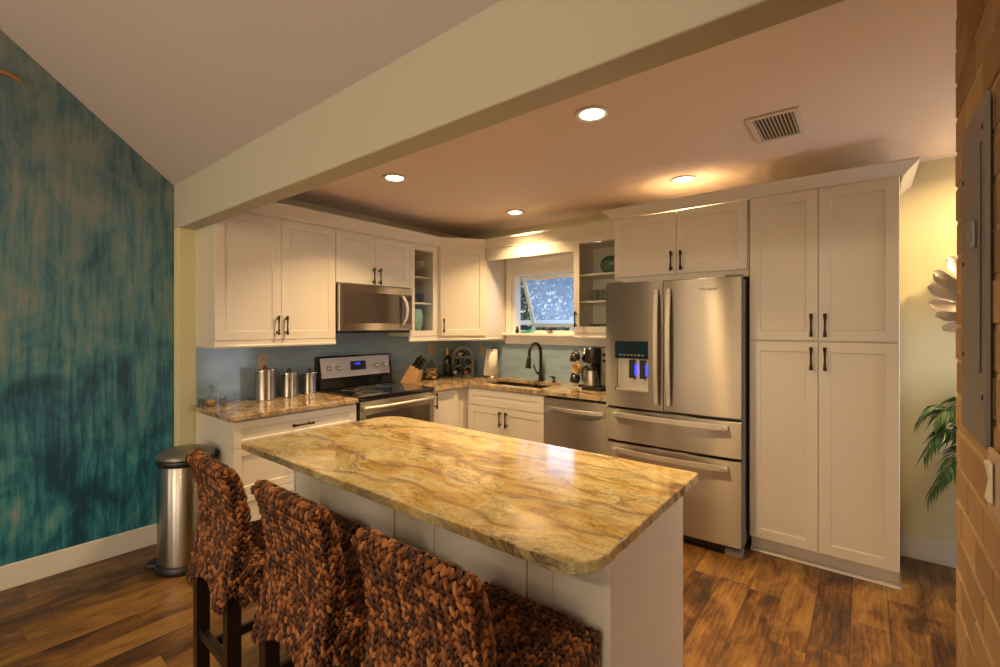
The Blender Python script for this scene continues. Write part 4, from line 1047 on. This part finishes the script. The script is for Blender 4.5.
for k, (x, y) in enumerate(((.14, -1.02), (.22, -.985), (.13, -.925), (.22, -.87))):
    simple('wine_goblet', 'clear stemmed glass on the top shelf of the corner-side glass cabinet', 'glass', (x, y, 1.9485), goblet, M['glassware'], 'goblets on the top shelf')
tv = thing('pitcher', 'small blue and yellow patterned pitcher on the middle shelf above the art glass', 'pitcher', (.20, -1.012, 1.6975))
mb = MB(); mb.lathe([(0, 0), (.035, 0), (.045, .03), (.040, .08), (.026, .12), (.030, .15), (.026, .15), (.022, .12), (0, .11)], 20); mb.build('body', M['artglass'], tv)
mb = MB(); mb.tube([(0, .03, .14), (0, .062, .12), (0, .066, .07), (0, .042, .04)], .005, 8); mb.build('handle', M['tanmug'], tv)
for k, y in enumerate((-.890, -.825)):
    simple('juice_glass', ('straight juice glass beside the patterned pitcher', 'straight juice glass nearest the corner cabinet on the middle shelf')[k], 'glass', (.18, y, 1.6975), [(0, 0), (.026, 0), (.030, .10), (.028, .10), (.024, .006), (0, .005)], M['glassware'], 'juice glasses on the middle shelf')
simple('art_glass_plate', 'swirled blue-green art glass vessel on the cabinet bottom shelf', 'vase', (.18, -.93, 1.3895), [(0, 0), (.05, 0), (.07, .02), (.095, .09), (.10, .20), (.085, .25), (.08, .25), (.09, .2), (.085, .09), (0, .015)], M['artglass'])

# window sill trinkets
tv = thing('figurine', 'small dark bird figurine on the window sill', 'figurine', (.80, -.045, 1.3955))
mb = MB(); mb.lathe([(0, 0), (.018, 0), (.022, .02), (.018, .04), (.010, .048), (.014, .058), (.010, .070), (0, .074)], 14); mb.build('body', M['redmug'], tv)
tv = thing('mermaid_figurine', 'teal reclining figurine lying on the window sill', 'figurine', (.93, -.045, 1.3955))
mb = MB(); mb.tube([(-.085, 0, .012), (-.05, 0, .014), (0, 0, .016), (.04, 0, .022), (.06, 0, .045), (.068, 0, .058)], [.010, .013, .015, .014, .010, .012], 10); mb.tube([(.03, 0, .02), (.07, 0, .012), (.09, 0, .03)], [.008, .006, .010], 8); mb.build('body', M['teal'], tv)

# ------------------------------------------------------------------ outlets, lights, vent
def outlet(loc, rz, lb, kind='outlet'):
    t_ = thing('wall_outlet', lb, 'outlet', loc, rz)
    mb = MB(); mb.box(-.037, .037, -.008, 0, -.058, .058, bev=.003); pl = mb.build('plate', M['beige'], t_)
    for z in (-.022, .022):
        mb = MB(); mb.box(-.016, .016, -.0105, -.008, z-.014, z+.014, bev=.002); so_ = mb.build('socket', M['beige'], pl)
        mb = MB(); mb.box(-.008, -.005, -.0112, -.0104, z-.006, z+.006); mb.box(.005, .008, -.0112, -.0104, z-.006, z+.006); mb.build('slot', M['black'], pl)
outlet((.0105, -2.287, 1.195), RZ, 'beige wall outlet above the largest canister')
outlet((.0105, -.530, 1.215), RZ, 'beige wall outlet above the cookie jar')
outlet((.285, -.0105, 1.190), 0, 'beige wall outlet between the wine rack and the paper towels')
for (x, y), lb in zip(((2.62, -1.894), (1.097, -1.88), (1.175, -.583), (2.656, -.594), (4.50, -.40)), ('recessed ceiling light nearest the beam, left of the air vent', 'recessed ceiling light in front of the microwave wall cabinets', 'recessed ceiling light in front of the sink window', 'recessed ceiling light just above the refrigerator cabinet crown', 'added unseen ceiling light over the entry, behind the brick wall')):
    t_ = thing('downlight', lb, 'ceiling light', (x, y, CEIL), 0, 'recessed kitchen ceiling lights')
    mb = MB(); mb.lathe([(.058, -.001), (.085, -.001), (.088, -.006), (.080, -.010), (.060, -.007), (.058, -.001)], 32); mb.build('trim_ring', M['trimw'], t_)
    mb = MB(); mb.lathe([(0, -.0045), (.057, -.0045), (.0575, -.0015), (0, -.0015)], 28); mb.build('lens', M['lens'], t_)
    l = area('downlight_glow', (0, 0, -.012), (0, 0, 0), .11, .11, DOWN_POWER*(1.25 if x > 4 else 1), WARM, 'DISK', 160 if x > 4 else 118); l.parent = t_  # the entry lamp is added, unseen, to warm the end wall
t_ = thing('ceiling_vent', 'white louvred air vent in the kitchen ceiling', 'vent', (3.30, -1.175, CEIL), R(0))
mb = MB(); a, b2 = .115, .185
for x0, x1, y0, y1 in ((-a, a, -b2, -b2+.028), (-a, a, b2-.028, b2), (-a, -a+.028, -b2+.028, b2-.028), (a-.028, a, -b2+.028, b2-.028)): mb.box(x0, x1, y0, y1, -.010, -.0005, bev=.002)
mb.build('frame', M['grille'], t_)
mb = MB(); mb.box(-a+.028, a-.028, -b2+.028, b2-.028, -.002, -.0006); mb.build('duct', M['black'], t_)
for k in range(11):
    x = -a+.036+k*(2*a-.072)/10
    mb = MB(); mb.box(-.0055, .0055, -b2+.028, b2-.028, -.0006, .0006, M4=Matrix.Translation((x, 0, -.0085)) @ Matrix.Rotation(R(38), 4, 'Y')); mb.build('louver', M['grille'], t_)
for (px_, pw_), lb in zip(ADDED_PENDANTS, ('added unseen globe pendant in the living room, nearest the mural wall', 'added unseen globe pendant in the living room, middle of the row', 'added unseen globe pendant in the living room, nearest the brick wall')):  # added behind the camera to warm the kitchen, never in view
    t_ = thing('added_pendant', lb, 'added pendant lamp', (px_, -5.45, 2.50), 0, 'added living room pendants')
    mb = MB(); mb.lathe([(0, -.08), (.045, -.068), (.075, -.03), (.08, 0), (.07, .04), (.04, .07), (.02, .078)], 24); mb.build('globe', M['amberlens'], t_)
    mb = MB(); mb.lathe([(.022, .076), (.026, .09), (.014, .11), (0, .115)], 16); mb.tube([(0, 0, .11), (0, 0, 2.04)], .004, 6); mb.build('cord', M['bronze'], t_)
    pl = bpy.data.lights.new('added_pendant_fill', 'POINT'); pl.energy = pw_; pl.color = (1, .76, .48); pl.shadow_soft_size = .06
    po = bpy.data.objects.new('added_pendant_fill', pl); C.objects.link(po); po.parent = t_; po.location = (0, 0, -.16)

# ------------------------------------------------------------------ on the brick wall (things face -X)
RB = R(-90)
t_ = thing('electrical_panel', 'grey steel breaker panel cover on the brick wall', 'electrical panel', (XB-.004, -2.434, 1.222), RB)
mb = MB(); mb.box(-.148, .148, -.009, 0, 0, .724, bev=.002); pc = mb.build('cover', M['panelgrey'], t_)
mb = MB(); mb.box(-.072, .108, -.013, -.0095, .15, .635, bev=.002); pdr = mb.build('panel_door', M['panelgrey'], t_)
mb = MB(); mb.box(.060, .085, -.020, -.0135, .415, .475, bev=.003); mb.box(.066, .080, -.025, -.020, .43, .452, bev=.002); mb.build('latch', M['greyplastic'], pdr)
for x, z in ((-.118, .60), (-.118, .40), (-.118, .18), (.122, .66), (.122, .10)):
    mb = MB(); mb.lathe([(0, .002), (.005, .002), (.006, 0), (0, 0)], 10, M4=Matrix.Translation((x, -.009, z)) @ Matrix.Rotation(R(90), 4, 'X')); mb.build('screw', M['black'], pc)
t_ = thing('light_switch', 'beige light switch plate on the brick wall below the panel', 'light switch', (XB-.004, -2.656, 1.108), RB)
mb = MB(); mb.box(-.052, .052, -.009, 0, 0, .125, bev=.005); mb.build('plate', M['beige'], t_)
mb = MB(); mb.prism([(-.012, .030), (-.018, .032), (-.013, .067), (-.019, .102), (-.012, .105)], -.017, .017, M4=Matrix(((0, 0, 1, 0), (1, 0, 0, 0), (0, 1, 0, 0), (0, 0, 0, 1)))); mb.build('rocker', M['almond'], t_)

# ------------------------------------------------------------------ palm and wall sculpture at the end wall
t_ = thing('potted_palm', 'green palm in a tall dark tapered planter at the back wall', 'potted plant', (4.22, -.205, 0))
mb = MB(); mb.lathe([(0, 0), (.085, 0), (.095, .01), (.165, .66), (.172, .68), (.172, .70), (.155, .70), (.15, .66), (0, .655)], 28); mb.build('planter', M['potbrown'], t_)
mb = MB(); mb.lathe([(.150, .656), (.08, .668), (0, .672)], 20); mb.build('soil', M['soil'], t_)
rg = random.Random(21)
fr_spec = [(200, .46, .30, .95), (178, .46, .42, .62), (222, .42, .20, .82), (160, .36, .36, .9), (245, .40, .28, .7), (190, .40, .05, 1.1), (205, .40, .38, .30), (182, .34, .22, .35), (280, .38, .3, .7), (320, .38, .34, .6), (15, .34, .4, .5), (60, .2, .45, .4), (120, .2, .45, .5), (100, .15, .5, .3), (215, .30, .48, .45)]
for a, ln, ht, drp in fr_spec:
    ln *= .62; a = R(a); mb = MB(); P = []
    for k in range(15):
        q = k/14
        r_ = .03+ln*q; z = .69+ht*1.25*math.sin(q*1.9)*.72-drp*.22*q**2.6
        y = -.23+r_*math.sin(a)
        P.append(Vector((r_*math.cos(a), min(r_*math.sin(a), .185), z)))
    mb.tube(P, [.005-.003*k/14 for k in range(15)], 6)
    for k in range(3, 15):
        p = P[k]; d = (P[k]-P[k-1]).normalized(); sd = d.cross(Vector((0, 0, 1))).normalized()
        for s_ in (-1, 1):
            for half_ in (0, .5):
                p = P[k]-(P[k]-P[k-1])*half_
                ll = (.085+.045*math.sin(k/14*math.pi))*rg.uniform(.8, 1.15)
                dd = (sd*s_*.85+d*.75+Vector((0, 0, -.30-.35*rg.random()))).normalized()
                tip = p+dd*ll+Vector((0, 0, -ll*.30)); midp = p+dd*ll*.5
                wv = d.cross(dd).cross(dd).normalized()*.0075
                for v_ in (tip, midp): v_.y = min(v_.y, .20)
                vv = [mb.bm.verts.new(q_) for q_ in (p, midp+wv, tip, midp-wv)]
                mb.bm.faces.new(vv)
    mb.build('frond', M['frond'], t_)
t_ = thing('leaf_wall_sculpture', 'champagne metal leaf sculpture mounted on the pale back wall', 'wall art', (4.245, -.004, 1.60))
for k, (a, ln, w_) in enumerate(((104, .37, .070), (122, .36, .075), (140, .34, .080), (157, .325, .085), (175, .30, .085), (195, .28, .080), (214, .25, .080), (232, .26, .075), (250, .25, .07), (95, .3, .07), (70, .3, .07), (40, .28, .07), (10, .28, .07), (-25, .24, .07))):
    a = R(a); mb = MB(); n = 16; A_ = []; B_ = []
    dirv = Vector((math.cos(a), 0, math.sin(a))); pv = Vector((-math.sin(a), 0, math.cos(a)))
    for i in range(n+1):
        q = i/n; ww = w_*(.45+.55*q**.6)*math.sqrt(max(.02, 1-max(0, (q-.84)/.16)**2.2))
        cc = dirv*(ln*q)-pv*(.08*q*q)+Vector((0, -.02-.075*math.sin(q*math.pi*.8)-.028*(k % 3), 0))
        A_.append((cc+pv*ww*.5+Vector((0, -.030, 0)), cc+Vector((0, 0, 0)), cc-pv*ww*.5+Vector((0, .004, 0))))
    for off_ in (0, 1):
        rows = [[mb.bm.verts.new(p+Vector((0, .003*off_, 0))) for p in tr] for tr in A_]
        for r0, r1 in zip(rows, rows[1:]):
            for j in (0, 1):
                f_ = mb.bm.faces.new((r0[j], r0[j+1], r1[j+1], r1[j]) if off_ else (r1[j], r1[j+1], r0[j+1], r0[j])); f_.smooth = True
    mb.build('leaf', M['sculpt'], t_)
mb = MB(); mb.lathe([(0, .035), (.05, .03), (.06, 0), (0, 0)], 16, M4=Matrix.Rotation(R(90), 4, 'X')); mb.build('hub', M['sculpt'], t_)

# twig ornament at the edge of the mural wall
mb = MB(); mb.tube([(.0, -.62, -.12), (.02, -.45, -.02), (.04, -.30, .055), (.05, -.20, .088), (.05, -.116, .100), (.05, -.078, .098), (.048, -.045, .084), (.047, -.036, .079)], [.014, .013, .012, .011, .010, .0095, .0095, .008], 10)
tag(mb.build('twig_ornament', M['gold'], None, (-.0985+.0, -3.545, 2.765)), 'curved golden twig ornament high on the teal mural wall', 'wall art')

# ------------------------------------------------------------------ garden outside the sink window
mb = MB(); mb.box(-9, 9, .3, 16, -.35, -.30); struct(mb.build('lawn', M['lawn']))
def shrub(name, lb, loc, rx, ry, rz_, nleaf, mat, seed, trunk):
    t_ = thing(name, lb, 'tree', loc, 0, 'garden trees outside the window')
    rg = random.Random(seed)
    if trunk:
        mb = MB(); mb.tube([(0, 0, 0), (.03, 0, trunk*.5), (-.02, .02, trunk), (0, 0, trunk+rz_*.5)], [.09, .075, .06, .03], 8)
        for k in range(4):
            a = k*1.7; mb.tube([(0, 0, trunk*.9), (rx*.3*math.cos(a), ry*.3*math.sin(a), trunk+rz_*.4), (rx*.6*math.cos(a), ry*.6*math.sin(a), trunk+rz_*.8)], [.04, .03, .012], 6)
        mb.build('trunk', M['bark'], t_)
    mb = MB()
    for k in range(nleaf):
        v = Vector((rg.gauss(0, 1), rg.gauss(0, 1), rg.gauss(0, 1))).normalized()*(.35+.65*rg.random()**.5)
        p = Vector((v.x*rx, v.y*ry, trunk+rz_+v.z*rz_))
        d = Vector((rg.gauss(0, 1), rg.gauss(0, 1), rg.gauss(-.3, .7))).normalized(); s_ = d.cross(Vector((rg.random(), rg.random(), 1))).normalized()
        ll = rg.uniform(.10, .20); 
        vv = [mb.bm.verts.new(q) for q in (p, p+d*ll*.5+s_*ll*.2, p+d*ll, p+d*ll*.5-s_*ll*.2)]
        mb.bm.faces.new(vv)
    mb.build('foliage', mat, t_)
shrub('garden_tree', 'large leafy tree filling the sink window view', (-2.9, 6.2, -.3), 1.5, 1.0, 1.35, 7000, M['foliage2'], 1, .9)
shrub('garden_tree', 'pale tree standing farthest back behind the garden fence', (-2.4, 9.0, -.3), 1.3, 1.0, 1.5, 4500, M['foliage'], 2, 1.1)
shrub('garden_shrub', 'low pale shrub below the window tree on the lawn', (-1.5, 4.0, -.3), 1.2, .6, .85, 3000, M['foliage'], 3, 0)
shrub('garden_shrub', 'bushy shrub at the left edge of the sink window view', (-5.2, 7.0, -.3), 1.2, .9, 1.2, 3500, M['foliage'], 4, 0)
t_ = thing('garden_fence', 'white rail fence on the lawn outside the sink window', 'fence', (-1.9, 4.95, -.3))
for k in range(6):
    mb = MB(); mb.box(-2.5+k*1.0-.04, -2.5+k*1.0+.04, -.04, .04, 0, 1.98, bev=.006); mb.build('post', M['trimw'], t_)
for z in (.55, 1.2, 1.85):
    mb = MB(); mb.box(-2.5, 2.5, -.065, -.041, z-.055, z+.055, bev=.004); mb.build('rail', M['trimw'], t_)
